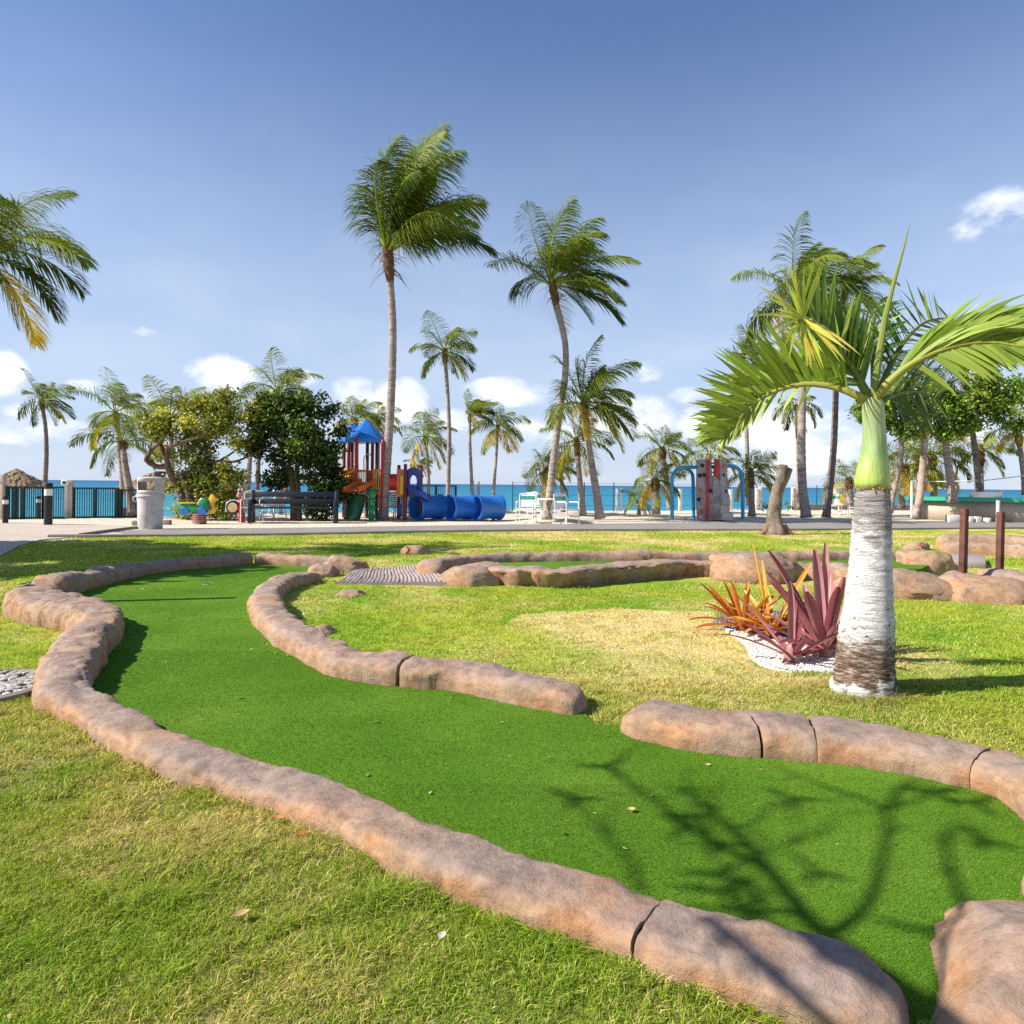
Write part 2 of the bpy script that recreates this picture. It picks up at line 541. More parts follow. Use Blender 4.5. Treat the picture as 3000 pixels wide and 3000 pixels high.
def rock_strip(name, label, pts, group=None, seed=0, step=.03, n=20, ends=(.16, .16), rough=1.0, z0=0.0, flat=.36, cat='rock border', top_k=1.0, undercut=0):
    """pts: (x, y, width, height) along the centre line"""
    sp = spline(pts, step)
    tot = sum(np.linalg.norm((sp[i + 1] - sp[i])[:2]) for i in range(len(sp) - 1))
    b = MB(); rows = []; s = 0
    for i, q in enumerate(sp):
        if i: s += np.linalg.norm((sp[i] - sp[i - 1])[:2])
        t = (sp[min(i + 1, len(sp) - 1)] - sp[max(i - 1, 0)])[:2]; t = t / np.linalg.norm(t)
        nx, ny = -t[1], t[0]
        e = 1.0
        for dist, el_ in ((s, ends[0]), (tot - s, ends[1])):
            if el_ > 0 and dist < el_:
                u = dist / el_; ee = math.sqrt(max(0, 1 - (1 - u) ** 2)); e = min(e, ee if el_ > .05 else .975 + .025 * ee)
        lowf = noise.noise((q[0] * 1.6, q[1] * 1.6, 3.3)); lowg = noise.noise((q[0] * 3.1, q[1] * 3.1, 9))
        w = q[2] * (1 + .08 * lowf * rough) * (.45 + .55 * e); h = q[3] * (1 + .11 * lowg * rough + .06 * lowf) * (.30 + .70 * e)
        row = []
        for k in range(n + 1):
            a = math.pi * k / n
            ca, sa = math.cos(a), math.sin(a)
            lx = -math.copysign(abs(ca) ** .62, ca) * w / 2
            lz = h * max(0, sa) ** flat
            lx *= 1 - undercut * max(0, 1 - lz / h / .8) ** .7
            if k in (0, n): lz = -.07
            p = Vector((q[0] + nx * lx, q[1] + ny * lx, z0 + lz))
            nn = Vector((nx * -ca, ny * -ca, sa))
            pn = p * 1.0
            d = noise.fractal((pn.x * 4.5 + seed, pn.y * 4.5, pn.z * 4.5), 1, 2, 2) * .006 + noise.fractal((pn.x * 2.1 + 3, pn.y * 2.1, pn.z * 3), 1, 2, 2) * .020 + noise.fractal((pn.x * 15 + seed, pn.y * 15, pn.z * 15), .9, 2, 5) * .008
            cr = noise.noise((pn.x * 7 + seed, pn.y * 7 + 3, pn.z * 3))
            d -= max(0, .10 - abs(cr)) * .10
            tn = noise.fractal((pn.x * 5 + 7, pn.y * 5, pn.z * 9), 1, 2, 3) * 2.6
            fr_ = tn - math.floor(tn); d += .0065 * (math.floor(tn) + max(0, min(1, (fr_ - .35) * 3.4)))
            d += (abs(noise.noise((pn.x * 9 + seed * 2, pn.y * 9, pn.z * 16))) - .25) * .014
            d *= rough * min(1.25, h / .15) * (.35 + .65 * min(1, e * 1.4)) * (1 if top_k == 1 or sa < .55 else top_k)
            p = p + nn * d
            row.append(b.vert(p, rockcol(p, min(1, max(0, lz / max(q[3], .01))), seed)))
        rows.append(row)
    for i in range(len(rows) - 1):
        for k in range(n):
            b.face(rows[i][k], rows[i + 1][k], rows[i + 1][k + 1], rows[i][k + 1])
    for row, rev in ((rows[0], False), (rows[-1], True)):
        b.face(*(row if rev else reversed(row)))
    mid = sp[len(sp) // 2]
    o = b.build(name, M_ROCK, base=(mid[0], mid[1], z0), angle=70)
    return tag(o, label, cat, group)

def edge_path(pxs, side, w, h, z=0.0):
    """visible foot line in the picture -> centre line shifted by half the width to one side"""
    g = [G(x, y, z) for x, y in pxs]; out = []
    for i, p in enumerate(g):
        t = (g[min(i + 1, len(g) - 1)] - g[max(i - 1, 0)]); t.z = 0; t.normalize()
        ww = w[i] if hasattr(w, '__len__') else w
        hh = h[i] if hasattr(h, '__len__') else h
        out.append((p.x - t.y * ww / 2 * side, p.y + t.x * ww / 2 * side, ww, hh))
    return out

def boulder(name, label, c, size, seed=0, group=None, rot=0, cat='boulder', sub=4, rough=1.0, sharp=1.0, peak=None, facets=9):
    bm = bmesh.new(); bmesh.ops.create_icosphere(bm, subdivisions=sub, radius=1)
    b = MB(); c = Vector(c); R = Matrix.Rotation(rot, 3, 'Z'); sc = min(size)
    rn = random.Random(seed * 13 + 5); PL = []
    for _ in range(facets):
        d_ = Vector((rn.gauss(0, 1), rn.gauss(0, 1), abs(rn.gauss(.3, .8)))).normalized(); PL.append((d_, rn.uniform(.66, .88)))
    for v in bm.verts:
        p = v.co.copy()
        for d_, o_ in PL:
            q_ = p.dot(d_)
            if q_ > o_: p -= d_ * (q_ - o_) * .85
        q = p * 1.1 + Vector((seed * 3.7, seed * 1.3, 0))
        k = 1 + rough * (.16 * noise.fractal(q, 1, 2, 2) + .07 * noise.fractal(q * 3, .9, 2, 4) - .10 * max(0, .15 - abs(noise.noise(q * 2))) / .15 * sharp)
        p = p * k
        z = p.z
        p.z = math.copysign(abs(z) ** .8, z)
        p = R @ Vector((p.x * size[0], p.y * size[1], p.z * size[2]))
        if peak and p.z > 0: p.z += peak[1] * max(0, 1 - math.hypot(p.x - peak[0], p.y * .8) / peak[2]) ** 1.2
        pw = c + p
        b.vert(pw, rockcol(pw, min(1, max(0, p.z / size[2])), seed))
    for f in bm.faces: b.face(*[v.index for v in f.verts])
    bm.free()
    return tag(b.build(name, M_ROCK, base=(c.x, c.y, 0), angle=70), label, cat, group)

GB = 'moulded rock borders of the golf holes'
# left hole: far wall, back wall, left bulge, long front run
far_pts = edge_path([(1010, 1668), (928, 1662), (814, 1658), (746, 1655)], -1, .24, .15)
rock_strip('rock_border', 'short sunlit rock wall closing the far end of the left green', far_pts, GB, 1, .04, 14, (.1, .02))
back_pts = edge_path([(741, 1655), (673, 1661), (518, 1674), (414, 1690), (310, 1717), (240, 1737)], -1, .24, [.15, .15, .15, .16, .17, .2])
back_pts.append((-4.45, 6.5, .36, .24))
rock_strip('rock_border', 'low rock wall with a shaded face along the far left side of the left green', back_pts, GB, 2, .04, 14, (.02, .1))
bulge_pts = [(-4.5, 6.55, .34, .19), (-4.22, 6.02, .42, .20), (-3.85, 5.68, .46, .20), (-3.45, 5.43, .44, .19), (-3.13, 5.18, .34, .18), (-2.95, 4.90, .30, .18),
             (-2.82, 4.56, .29, .175), (-2.66, 4.18, .29, .165), (-2.48, 3.82, .27, .15), (-2.29, 3.50, .25, .13)]
front_px = [(207, 2135), (256, 2166), (373, 2236), (512, 2298), (652, 2345), (807, 2399), (963, 2469), (1071, 2531), (1180, 2585), (1289, 2624), (1397, 2671), (1553, 2733), (1708, 2780), (1848, 2842)]
front_pts = edge_path(front_px, 1, .205, [.10, .095, .088, .088, .088, .088, .09, .092, .096, .092, .09, .09, .088, .086])
front_pts = bulge_pts + front_pts
rock_strip('rock_border', 'longest rock border, hooked at the left and running diagonally in front of the green', front_pts, GB, 4, .016, 28, (.2, .03), 1.0)
near_px = [(1856, 2846), (1988, 2904), (2174, 2962), (2340, 3020), (2520, 3082), (2690, 3130)]
near_pts = edge_path(near_px, 1, [.22, .225, .23, .235, .23, .21], [.086, .088, .088, .086, .082, .08])
rock_strip('rock_border', 'nearest rock border striped by branch shadows at the bottom of the photo', near_pts, GB, 5, .012, 28, (.03, .12), .95)
boulder('boulder', 'large pointed boulder cut by the bottom right corner', (1.30, 1.53, -.05), (.58, .38, .165), 3, None, .30, sub=5, rough=.6, facets=5, peak=(-.05, .065, .36))
boulder('boulder', 'small boulder tip at the right edge behind the pointed corner boulder', (1.62, 1.86, -.03), (.20, .16, .17), 8, None, .2)
# island side
isl_px = [(895, 1700), (807, 1724), (753, 1755), (730, 1783), (742, 1832), (792, 1887), (870, 1933), (932, 1972), (1009, 1995), (1087, 2008), (1160, 2016)]
isl_pts = edge_path(isl_px, 1, [.24, .25, .26, .27, .27, .26, .26, .25, .25, .26, .25], [.12, .135, .145, .145, .145, .14, .135, .13, .13, .14, .13])
rock_strip('rock_border', 'C-shaped rock border bending around the grass island beside the green', isl_pts, GB, 6, .022, 22, (.12, .04))
tip_px = [(1168, 2017), (1240, 2024), (1320, 2031), (1400, 2046), (1475, 2062), (1560, 2082), (1640, 2098), (1694, 2106)]
tip_pts = edge_path(tip_px, 1, [.25, .26, .26, .25, .25, .24, .22, .20], [.13, .135, .13, .125, .135, .13, .12, .11])
rock_strip('rock_border', 'tapering rock border ending in a blunt tip in the middle of the photo', tip_pts, GB, 7, .018, 22, (.04, .09))
boulder('boulder', 'rounded rock standing at the head of the C-shaped border', G(925, 1690) + Vector((.05, .1, -.02)), (.24, .18, .17), 11)
boulder('boulder', 'upright rock where the far wall meets the plank ramp', G(1000, 1678) + Vector((0, .16, -.02)), (.34, .24, .24), 12)
boulder('stone', 'rusty round stone on the grass inside the C-shaped border', G(1022, 1752) + Vector((0, .1, -.03)), (.20, .13, .12), 13, cat='stone')
boulder('stone', 'dark flat stone tucked against the inner curve of the C-shaped border', G(938, 1858) + Vector((0, .06, -.03)), (.15, .11, .09), 14, cat='stone')
boulder('stone', 'pale low stone on the grass just below the dark flat stone', G(968, 1888) + Vector((0, .05, -.04)), (.17, .11, .07), 15, cat='stone')
# right front boulders, split by mortar cracks
RPX = [(1786, 2146), (1865, 2176), (2019, 2208), (2143, 2220), (2235, 2226), (2310, 2232), (2395, 2239), (2484, 2251), (2640, 2275), (2795, 2306), (2845, 2316), (2935, 2352), (3000, 2415), (3040, 2500), (3050, 2600)]
RP = edge_path(RPX, 1, [.24, .29, .31, .31, .32, .35, .36, .34, .29, .25, .24, .25, .27, .3, .3], [.12, .15, .13, .125, .13, .125, .125, .12, .12, .118, .118, .12, .13, .13, .13])
RD = [tuple(v) for v in spline(RP, .02)]
def near_i(px, py):
    g = G(px, py); return min(range(len(RD)), key=lambda i: (RD[i][0] - g.x) ** 2 + (RD[i][1] - g.y) ** 2)
cuts = [0, near_i(2238, 2226), near_i(2396, 2239), near_i(2840, 2315), len(RD) - 1]
for i, lab in enumerate(('smooth humped rock at the left end of the right front border', 'squarish rock block between two mortar cracks of the right front border',
                         'long flat-topped rock slab of the right front border', 'last rock of the right front border curving out at the right edge')):
    seg = RD[cuts[i]:cuts[i + 1] + 1]; lp = lambda p_, q_: tuple(p_[m] * .68 + q_[m] * .32 for m in range(4))
    if i: seg[0] = lp(seg[0], seg[1])
    if i < 3: seg[-1] = lp(seg[-1], seg[-2])
    rock_strip('rock_border', lab, seg, GB, 20, .016, 26, (.16 if i == 0 else .014, .2 if i == 3 else .014), .8, flat=.5)

# ------------------------------------------------------------------ artificial turf of the left hole
c = lambda L: [(p[0], p[1]) for p in L]
TURF = c(far_pts) + c(back_pts) + c(front_pts) + c(near_pts) + [(1.2, 1.5), (1.75, 1.75)] + c(RP)[::-1] + \
       [tuple(G(1740, 2128))[:2]] + c(tip_pts)[::-1] + c(isl_pts)[::-1] + [tuple(G(960, 1690))[:2]]

def turf_mat():
    m, nt, b = new_mat('artificial_turf')
    f = tnoise(nt, 1.1, 4, .6); g = tnoise(nt, 260, 2, .6)
    c = ramp(nt, f, [(.3, (.072, .175, .013)), (.5, (.102, .215, .019)), (.72, (.15, .27, .03))])
    c = mixc(nt, 1, c, ramp(nt, g, [(.3, .35), (.5, 1.), (.7, 1.5)]), 'MULTIPLY')
    nt.links.new(c, b.inputs['Base Color']); b.inputs['Roughness'].default_value = .8
    b.inputs['Specular IOR Level'].default_value = .03
    bump(nt, b, g, .6, .006)
    return m
M_TURF = turf_mat()
b = MB(); b.face(*[b.vert((x, y, .008)) for x, y in TURF])
bm = bmesh.new()
o = b.build('putting_green', M_TURF, smooth=False); tag(o, kind='structure')
bm.from_mesh(o.data); bmesh.ops.triangulate(bm, faces=bm.faces); bm.to_mesh(o.data); bm.free()

# golf cup
p = G(610, 1713)
b = MB(); b.lathe([(.056, .010), (.060, .012), (.062, .010)], (p.x, p.y, 0), 20, cap=False)
cup = tag(b.build('golf_cup', pmat('cup_rim', (.5, .5, .48), .4), base=(p.x, p.y, 0)), 'small dark golf cup sunk in the far part of the left green', 'golf cup')
b = MB(); b.lathe([(.001, .0095), (.056, .0095)], (p.x, p.y, 0), 20, cap=False)
b.build('cup_hole', pmat('cup_dark', (.01, .012, .01), .9), cup)

# ------------------------------------------------------------------ raised second hole
w1 = edge_path([(1300, 1693), (1355, 1697), (1457, 1716), (1560, 1722), (1668, 1725), (1760, 1714), (1862, 1705), (1966, 1698), (2040, 1691), (2110, 1692)], 1,
               [.36, .40, .38, .36, .34, .34, .34, .34, .34, .34], [.15, .18, .205, .21, .21, .21, .21, .205, .20, .20])
rock_strip('rock_border', 'thick rock wall with a craggy shaded face in front of the raised green', w1, GB, 31, .03, 30, (.25, .05), 1.7, flat=.2, top_k=.25, undercut=.42)
w2 = [(-1.0, 7.95, .36, .22), (-.85, 8.35, .3, .25), (-.3, 8.78, .22, .26), (.9, 9.05, .2, .27), (1.6, 9.1, .2, .29), (2.5, 9.2, .2, .27), (4.2, 9.45, .22, .27), (5.5, 9.65, .22, .27)]
rock_strip('rock_border', 'thin rock wall along the far side of the raised green', w2, GB, 32, .04, 14, (.2, .05), .55)
boulder('boulder', 'smooth rounded rock at the head of the plank ramp', (-.50, 7.84, -.02), (.46, .28, .25), 36, rough=.6)
boulder('boulder', 'broad boulder in front of the raised green behind the orange bromeliads', (2.98, 8.55, .0), (.66, .48, .385), 35, rough=1.0)
w3 = edge_path([(2330, 1700), (2420, 1702), (2510, 1712), (2590, 1722)], 1, .4, [.21, .2, .21, .22])
rock_strip('rock_border', 'rock wall between the broad boulder and the white palm trunk', w3, GB, 33, .04, 18, (.1, .1), 1.4)
GREEN2 = [(-.7, 8.05), (-.5, 8.6), (.9, 9.0), (2.5, 9.15), (5.4, 9.55), (5.6, 9.1), (5.1, 8.5), (4.4, 8.35), (3.4, 8.65), (2.9, 8.75), (2.3, 8.8), (1.6, 8.5), (.8, 8.0), (0, 7.88), (-.5, 7.95)]
b = MB(); b.plate([(x, y, -.02) for x, y in GREEN2], (0, 0, 0), (0, 0, .17)); tag(b.build('raised_green', M_TURF, smooth=False), kind='structure')
# plank ramp
def plank_mat():
    m, nt, b = new_mat('ramp_planks')
    c = ramp(nt, tnoise(nt, 5, 5, .6), [(.3, (.24, .185, .17)), (.7, (.37, .30, .28))])
    nt.links.new(c, b.inputs['Base Color']); b.inputs['Roughness'].default_value = .85
    bump(nt, b, tnoise(nt, 40, 5, .6, stretch=(3, .6, 1)), .5, .01)
    return m
b = MB(); A, B_, C_, D_ = Vector((-1.98, 7.68, .03)), Vector((-1.95, 8.55, .06)), Vector((-.98, 8.28, .17)), Vector((-.72, 7.66, .045))
npl = 26; pv = None
for k in range(npl):
    for t, dz in ((.04, -.005), (.2, .004), (.5, .006), (.8, .004), (.96, -.005)):
        u = (k + t) / npl
        jit = .012 * noise.noise((k * 1.7, 0, 0))
        lo_, hi_ = A.lerp(D_, u), B_.lerp(C_, u)
        q = []
        for s in range(9):
            p = lo_.lerp(hi_, s / 8) + Vector((.015 * math.sin(s * .7), 0, dz + .012 * noise.noise((k * 3.1, s * .9, 2))))
            q.append(b.vert(p))
        q = [b.vert(lo_ + Vector((0, -.01, -.2)))] + q + [b.vert(hi_ + Vector((0, .01, -.2)))]
        if pv:
            for s in range(len(q) - 1): b.face(pv[s], q[s], q[s + 1], pv[s + 1])
        pv = q
tag(b.build('plank_ramp', plank_mat(), base=(-1.4, 8, 0), angle=60), 'grey ridged plank ramp leading up to the raised green', 'ramp')

# right-hand rock group with two rusty posts
boulder('boulder', 'long sunlit boulder right of the white palm trunk', (4.28, 7.42, -.03), (.85, .46, .335), 41, rot=.1, rough=1.0)
boulder('boulder', 'lit boulder holding the taller-looking left rusty post', (4.90, 7.20, -.03), (.58, .42, .335), 42, rough=1.0)
boulder('boulder', 'half shaded boulder holding the right rusty post', (5.50, 7.46, -.03), (.54, .44, .31), 43, rough=1.0)
boulder('boulder', 'buff boulder between the red-marked stone and the rusty posts', (5.58, 9.25, -.03), (.54, .42, .40), 44)
w4 = edge_path([(2560, 1658), (2640, 1652), (2665, 1650)], 1, .22, .2)
rock_strip('rock_border', 'short pale rock wall beside the white palm trunk, behind a strip of turf', w4, GB, 45, .05, 12)
w5 = edge_path([(2752, 1622), (2831, 1627), (2920, 1631), (3000, 1637), (3080, 1645)], 1, .30, [.22, .23, .22, .22, .22])
rock_strip('rock_border', 'front rock wall of the far right hole behind the rusty posts', w5, GB, 46, .05, 14, (.2, .1))
w6 = edge_path([(2745, 1600), (2831, 1603), (2920, 1606), (3000, 1611), (3080, 1618)], 1, .26, .24)
rock_strip('rock_border', 'rear rock wall of the far right hole behind the rusty posts', w6, GB, 47, .05, 14, (.2, .1))
b = MB(); q = [G(2757, 1621, .1), G(2883, 1626, .1), G(2890, 1646, .1), G(2760, 1642, .1)]
b.plate([(p.x, p.y, 0) for p in q], (0, 0, 0), (0, 0, .10))
tag(b.build('stone_slab', M_SLAB, base=(q[0].x, q[0].y, 0), bevel=.02), 'flat grey stone slab lying behind the rusty posts', 'slab')
b = MB(); q = [G(2590, 1662), G(2693, 1664), G(2690, 1652), G(2590, 1648)]
b.face(*[b.vert((p.x, p.y, .03)) for p in q]); tag(b.build('turf_strip', M_TURF, smooth=False), kind='structure')

M_RUST = pmat('rusty_post', (.115, .048, .038), .75, .35, 7, .5, 60, .2, dirt=(.20, .09, .06))
for pxb, pyb, pxt, pyt, Y, lab in ((2820, 1708, 2826, 1490, 7.35, 'rusty square post with a slanted top standing in the lit boulder'),
                                   (2928, 1690, 2932, 1500, 7.75, 'rusty square post at the right standing in the half shaded boulder')):
    a, t = D(pxb, pyb, Y), D(pxt, pyt, Y)
    b = MB(); M3 = (t - a).to_track_quat('Z', 'X').to_matrix() @ Matrix.Rotation(.35, 3, 'Z')
    b.box((a + t) / 2, (.062, .062, (t - a).length), M3)
    o = tag(b.build('rusty_post', M_RUST, base=a, bevel=.006), lab, 'post', 'two rusty posts in the rocks')
    b = MB(); b.box(t - Vector((0, 0, .05)), (.069, .069, .02), M3); b.build('collar', M_RUST, o, bevel=.003)

# numbered stones
M_NUM = pmat('carved_number', (.20, .035, .03), .9, .2)
st = boulder('numbered_stone', 'brown stone with a dark red carved number 2 on the far lawn', G(1212, 1626) + Vector((0, .18, .0)), (.26, .20, .165), 51, cat='numbered stone', rough=.4, facets=5)
cu = bpy.data.curves.new('numeral', 'FONT'); cu.body = '2'; cu.size = .17; cu.extrude = .012; cu.align_x = 'CENTER'
tmp = bpy.data.objects.new('tmp', cu); COL.objects.link(tmp)
me = bpy.data.meshes.new_from_object(tmp.evaluated_get(bpy.context.evaluated_depsgraph_get()))
bpy.data.objects.remove(tmp)
num = bpy.data.objects.new('numeral', me); COL.objects.link(num); me.materials.append(M_NUM)
from mathutils.bvhtree import BVHTree
bvh = BVHTree.FromPolygons([v.co for v in st.data.vertices], [p_.vertices[:] for p_ in st.data.polygons])
for v in me.vertices:
    x_, z_ = v.co.x - .105, v.co.y + .015
    hit = bvh.ray_cast(Vector((x_, -1, max(z_, .012))), Vector((0, 1, 0)))[0]
    v.co = (x_, (hit.y if hit else -.17) - .006 - (.008 if v.co.z > 0 else -.01), z_)
num.parent = st
st2 = boulder('numbered_stone', 'brown stone with a blurred red carved mark on the far right lawn', G(2700, 1613) + Vector((0, .2, -.02)), (.29, .22, .19), 52, cat='numbered stone', rough=.6)
b = MB(); bl = root_loc(st2)
b.tube([bl + Vector((-.06 + .02 * k, -.225 + .004 * abs(k - 3), .09 + .018 * math.sin(k * 1.3))) for k in range(7)], .013, 6)
b.tube([bl + Vector((-.04 + .02 * k, -.215, .125 + .012 * math.sin(k * 1.1))) for k in range(5)], .009, 6)
b.build('carved_mark', pmat('carved_red', (.34, .05, .05), .9), st2)
# ------------------------------------------------------------------ planting bed
bedpx_dark = [(2089, 1822), (2128, 1807), (2190, 1800), (2300, 1796), (2420, 1806), (2440, 1850), (2380, 1890), (2300, 1885), (2240, 1872), (2170, 1855), (2120, 1842)]
bedpx_white = [(2120, 1843), (2170, 1856), (2240, 1873), (2300, 1886), (2380, 1891), (2440, 1860), (2520, 1900), (2545, 1985), (2438, 1975), (2322, 1971), (2267, 1962), (2225, 1949), (2196, 1925), (2192, 1905), (2176, 1884)]
BED = [tuple(G(*q))[:2] for q in bedpx_dark[:5] + bedpx_white[5:]]
def pebbles(name, pxs, c0, c1, size, z, dens, seed):
    poly = [tuple(G(*q))[:2] for q in pxs]
    r = np.random.default_rng(seed)
    xs = [p[0] for p in poly]; ys = [p[1] for p in poly]
    n = int((max(xs) - min(xs)) * (max(ys) - min(ys)) * dens)
    x = r.uniform(min(xs), max(xs), n); y = r.uniform(min(ys), max(ys), n); k = inpoly(x, y, poly); x, y = x[k], y[k]; n = len(x)
    # small irregular octahedra
    o6 = np.array([(1, 0, 0), (0, 1, 0), (-1, 0, 0), (0, -1, 0), (0, 0, 1), (0, 0, -1)], float)
    f8 = np.array([(0, 1, 4), (1, 2, 4), (2, 3, 4), (3, 0, 4), (1, 0, 5), (2, 1, 5), (3, 2, 5), (0, 3, 5)])
    s = size * r.uniform(.6, 1.4, (n, 1, 1)) * r.uniform(.6, 1.2, (n, 6, 1))
    a = r.uniform(0, 6.28, n); ca, sa = np.cos(a), np.sin(a)
    V = o6[None] * s
    V = np.stack([V[..., 0] * ca[:, None] - V[..., 1] * sa[:, None], V[..., 0] * sa[:, None] + V[..., 1] * ca[:, None], V[..., 2] * .7 + r.uniform(-.3, .3, (n, 6)) * size], -1)
    V += np.stack([x, y, np.full(n, z) + r.uniform(0, size, n)], -1)[:, None]
    L = (f8[None] + (np.arange(n) * 6)[:, None, None]).reshape(-1)
    t = r.uniform(0, 1, n) ** 1.5
    C = np.repeat(np.array(c0)[None] * (1 - t[:, None]) + np.array(c1)[None] * t[:, None], 6, 0)
    o = np_mesh(name, V.reshape(-1, 3), L, np.arange(0, len(L), 3), np.full(len(L) // 3, 3), C, M_PEB)
    tag(o, kind='stuff')
    b = MB(); b.plate([(p[0], p[1], -.03) for p in poly], (0, 0, 0), (0, 0, z + .03))
    base = tag(b.build(name + '_bed', pmat(name + '_base', tuple((c0[i] + c1[i]) * .42 for i in range(3)), .95, .3, 50), smooth=False), kind='structure')
    return o
m, nt, bb = new_mat('pebble'); a = N(nt, 'ShaderNodeAttribute', attribute_name='Col'); nt.links.new(a.outputs['Color'], bb.inputs['Base Color']); bb.inputs['Roughness'].default_value = .7
M_PEB = m
pebbles('dark_gravel', bedpx_dark, (.05, .06, .075), (.30, .33, .36), .011, .014, 8000, 1)
pebbles('white_gravel', bedpx_white, (.80, .74, .68), (.62, .55, .50), .008, .010, 14000, 2)
# round pebble disc at the left edge
p = G(-55, 2026); 
cobx = [(p.x + .33 * math.cos(a * .3), p.y + .36 * math.sin(a * .3)) for a in range(21)]
r = random.Random(5)
b = MB(); b.lathe([(.31, .0), (.325, .03), (.305, .04), (.295, .0)], (p.x, p.y, 0), 40, col=(.34, .31, .29), cap=False)
for k in range(420):
    rr, a = .29 * math.sqrt(r.random()), r.random() * 6.28
    s = r.uniform(.010, .019); v = r.uniform(.30, .58)
    b.lathe([(.001, -.7 * s), (.8 * s, -.3 * s), (s, 0), (.75 * s, .45 * s), (.001, .62 * s)], (p.x + rr * math.cos(a), p.y + rr * math.sin(a), .028), 7,
            Matrix.Rotation(a, 3, 'Z') @ Matrix.Diagonal((1.5, .9, 1)), (v, v * .93, v * .86), cap=False)
b.lathe([(.001, .02), (.30, .02)], (p.x, p.y, 0), 24, col=(.12, .10, .09), cap=False)
tag(b.build('pebble_disc', M_PEB, base=(p.x, p.y, 0)), 'round disc of white pebbles in the grass at the left edge', 'pebble disc')
DISC = [(p.x + .33 * math.cos(a * .3142), p.y + .33 * math.sin(a * .3142)) for a in range(20)]

# ------------------------------------------------------------------ lawn
DRY = [tuple(G(*q))[:2] for q in [(1478, 1822), (1545, 1795), (1680, 1792), (1800, 1783), (1900, 1786), (2085, 1790), (2120, 1840), (2190, 1900), (2225, 1952), (2330, 1978), (2440, 1985), (2460, 2040),
                                  (2330, 2070), (2200, 2060), (2080, 2000), (1950, 1985), (1880, 1955), (1800, 1950), (1720, 1935), (1620, 1905), (1545, 1870), (1490, 1850)]]
C_G, C_YG, C_ST = np.array((.22, .42, .022)), np.array((.44, .50, .05)), np.array((.84, .66, .29))

def lawn_tint(x, y):
    """dryness 0..1 and freshness fields of the turf, by place on the ground"""
    dry = (fbm(x * 1.1, y * 1.1, 3, 5) - .5) * 1.5 + .19
    near = sstep(4.5, 2.0, y) * sstep(.6, -.8, x)
    dry = dry + .42 * near * (fbm(x * 4.5, y * 4.5, 8, 3) * 2.6 - .72)
    far = sstep(11.5, 15.5, y)
    dry = dry + far * (.30 * fbm(x * .5, y * 1.5, 12, 3) + .06)
    ins = inpoly(x + .05 * (vn(x * 9, y * 9, 4) - .5), y + .05 * (vn(x * 9, y * 9, 5) - .5), DRY)
    soft = sstep(0.0, .55, polydist(x, y, DRY[11:] + DRY[:1]))
    dd = np.where(ins, (.42 + .60 * fbm(x * 2.5, y * 2.5, 21, 4)) * (.40 + .60 * soft), 0)
    edge = np.exp(-polydist(x, y, DRY[:7]) / .09) * ~ins
    dry = np.maximum(dry, dd) - .5 * edge
    fresh = fbm(x * 1.5 + 40, y * 1.5, 31, 3) + .8 * edge
    return np.clip(dry, 0, 1), np.clip(fresh, 0, 1.4), ins

def lawn_col(x, y, jit=None):
    d, f, ins = lawn_tint(x, y)
    if jit is not None:
        d = np.clip(d + (jit - .5) * 1.15, 0, 1); f = np.clip(f + (jit[::-1] - .5) * .6, 0, 1.4)
    f_ = np.clip((f - .30) * 2.0, 0, 1)[..., None]
    c = C_YG * (1 - f_) + C_G * f_
    d_ = sstep(.12, .85, d)[..., None]
    return c * (1 - d_) + C_ST * d_

def lawn_z(x, y):
    z = .020 * (fbm(x * 1.3, y * 1.3, 51, 2) - .5) + .016 * (vn(x * 7, y * 7, 52) - .5)
    return z * np.clip(1.4 - y / 14, .15, 1)

xl = lambda y: np.interp(y, [-6, 0, 6, 9, 10.1, 11.7, 13, 13.6, 20], [-9, -9, -7.8, -7.4, -7.57, -8.45, -8.97, -8.8, -8.0])
yroad = lambda x: np.interp(x, [q[0] for q in ROADLO], [q[1] - .14 for q in ROADLO])
TB = MB()
nu, nv = 260, 330
vv = np.linspace(0, 1, nv)
Yn = np.concatenate([[-5, -2, 0, .4], .8 * (17 / .8) ** vv])
VV = np.concatenate([[0] * 4, vv])
U = np.linspace(-1, 1, nu)
X = U[None, :] * (.92 * np.maximum(Yn, .8) + 1.6)[:, None]
X = np.maximum(X, xl(Yn)[:, None])
Y = Yn[:, None] + (yroad(X) - 17) * VV[:, None] ** 3
X = np.maximum(X, xl(Y))
Z = lawn_z(X, Y)
t_in = inpoly(X, Y, TURF) | inpoly(X, Y, BED) | inpoly(X, Y, DISC)
Z = np.where(t_in, -.008, Z)
colr = lawn_col(X, Y)
mott = .62 + .7 * fbm(X * 14, Y * 14, 60, 3)
colr = colr * (mott * .92)[..., None]
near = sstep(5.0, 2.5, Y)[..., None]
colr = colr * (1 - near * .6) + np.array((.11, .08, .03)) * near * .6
V = np.stack([X, Y, Z], -1).reshape(-1, 3)
rr_ = X.shape[0]
idx = np.arange(rr_ * nu).reshape(rr_, nu)
q = np.stack([idx[:-1, :-1], idx[:-1, 1:], idx[1:, 1:], idx[1:, :-1]], -1).reshape(-1)
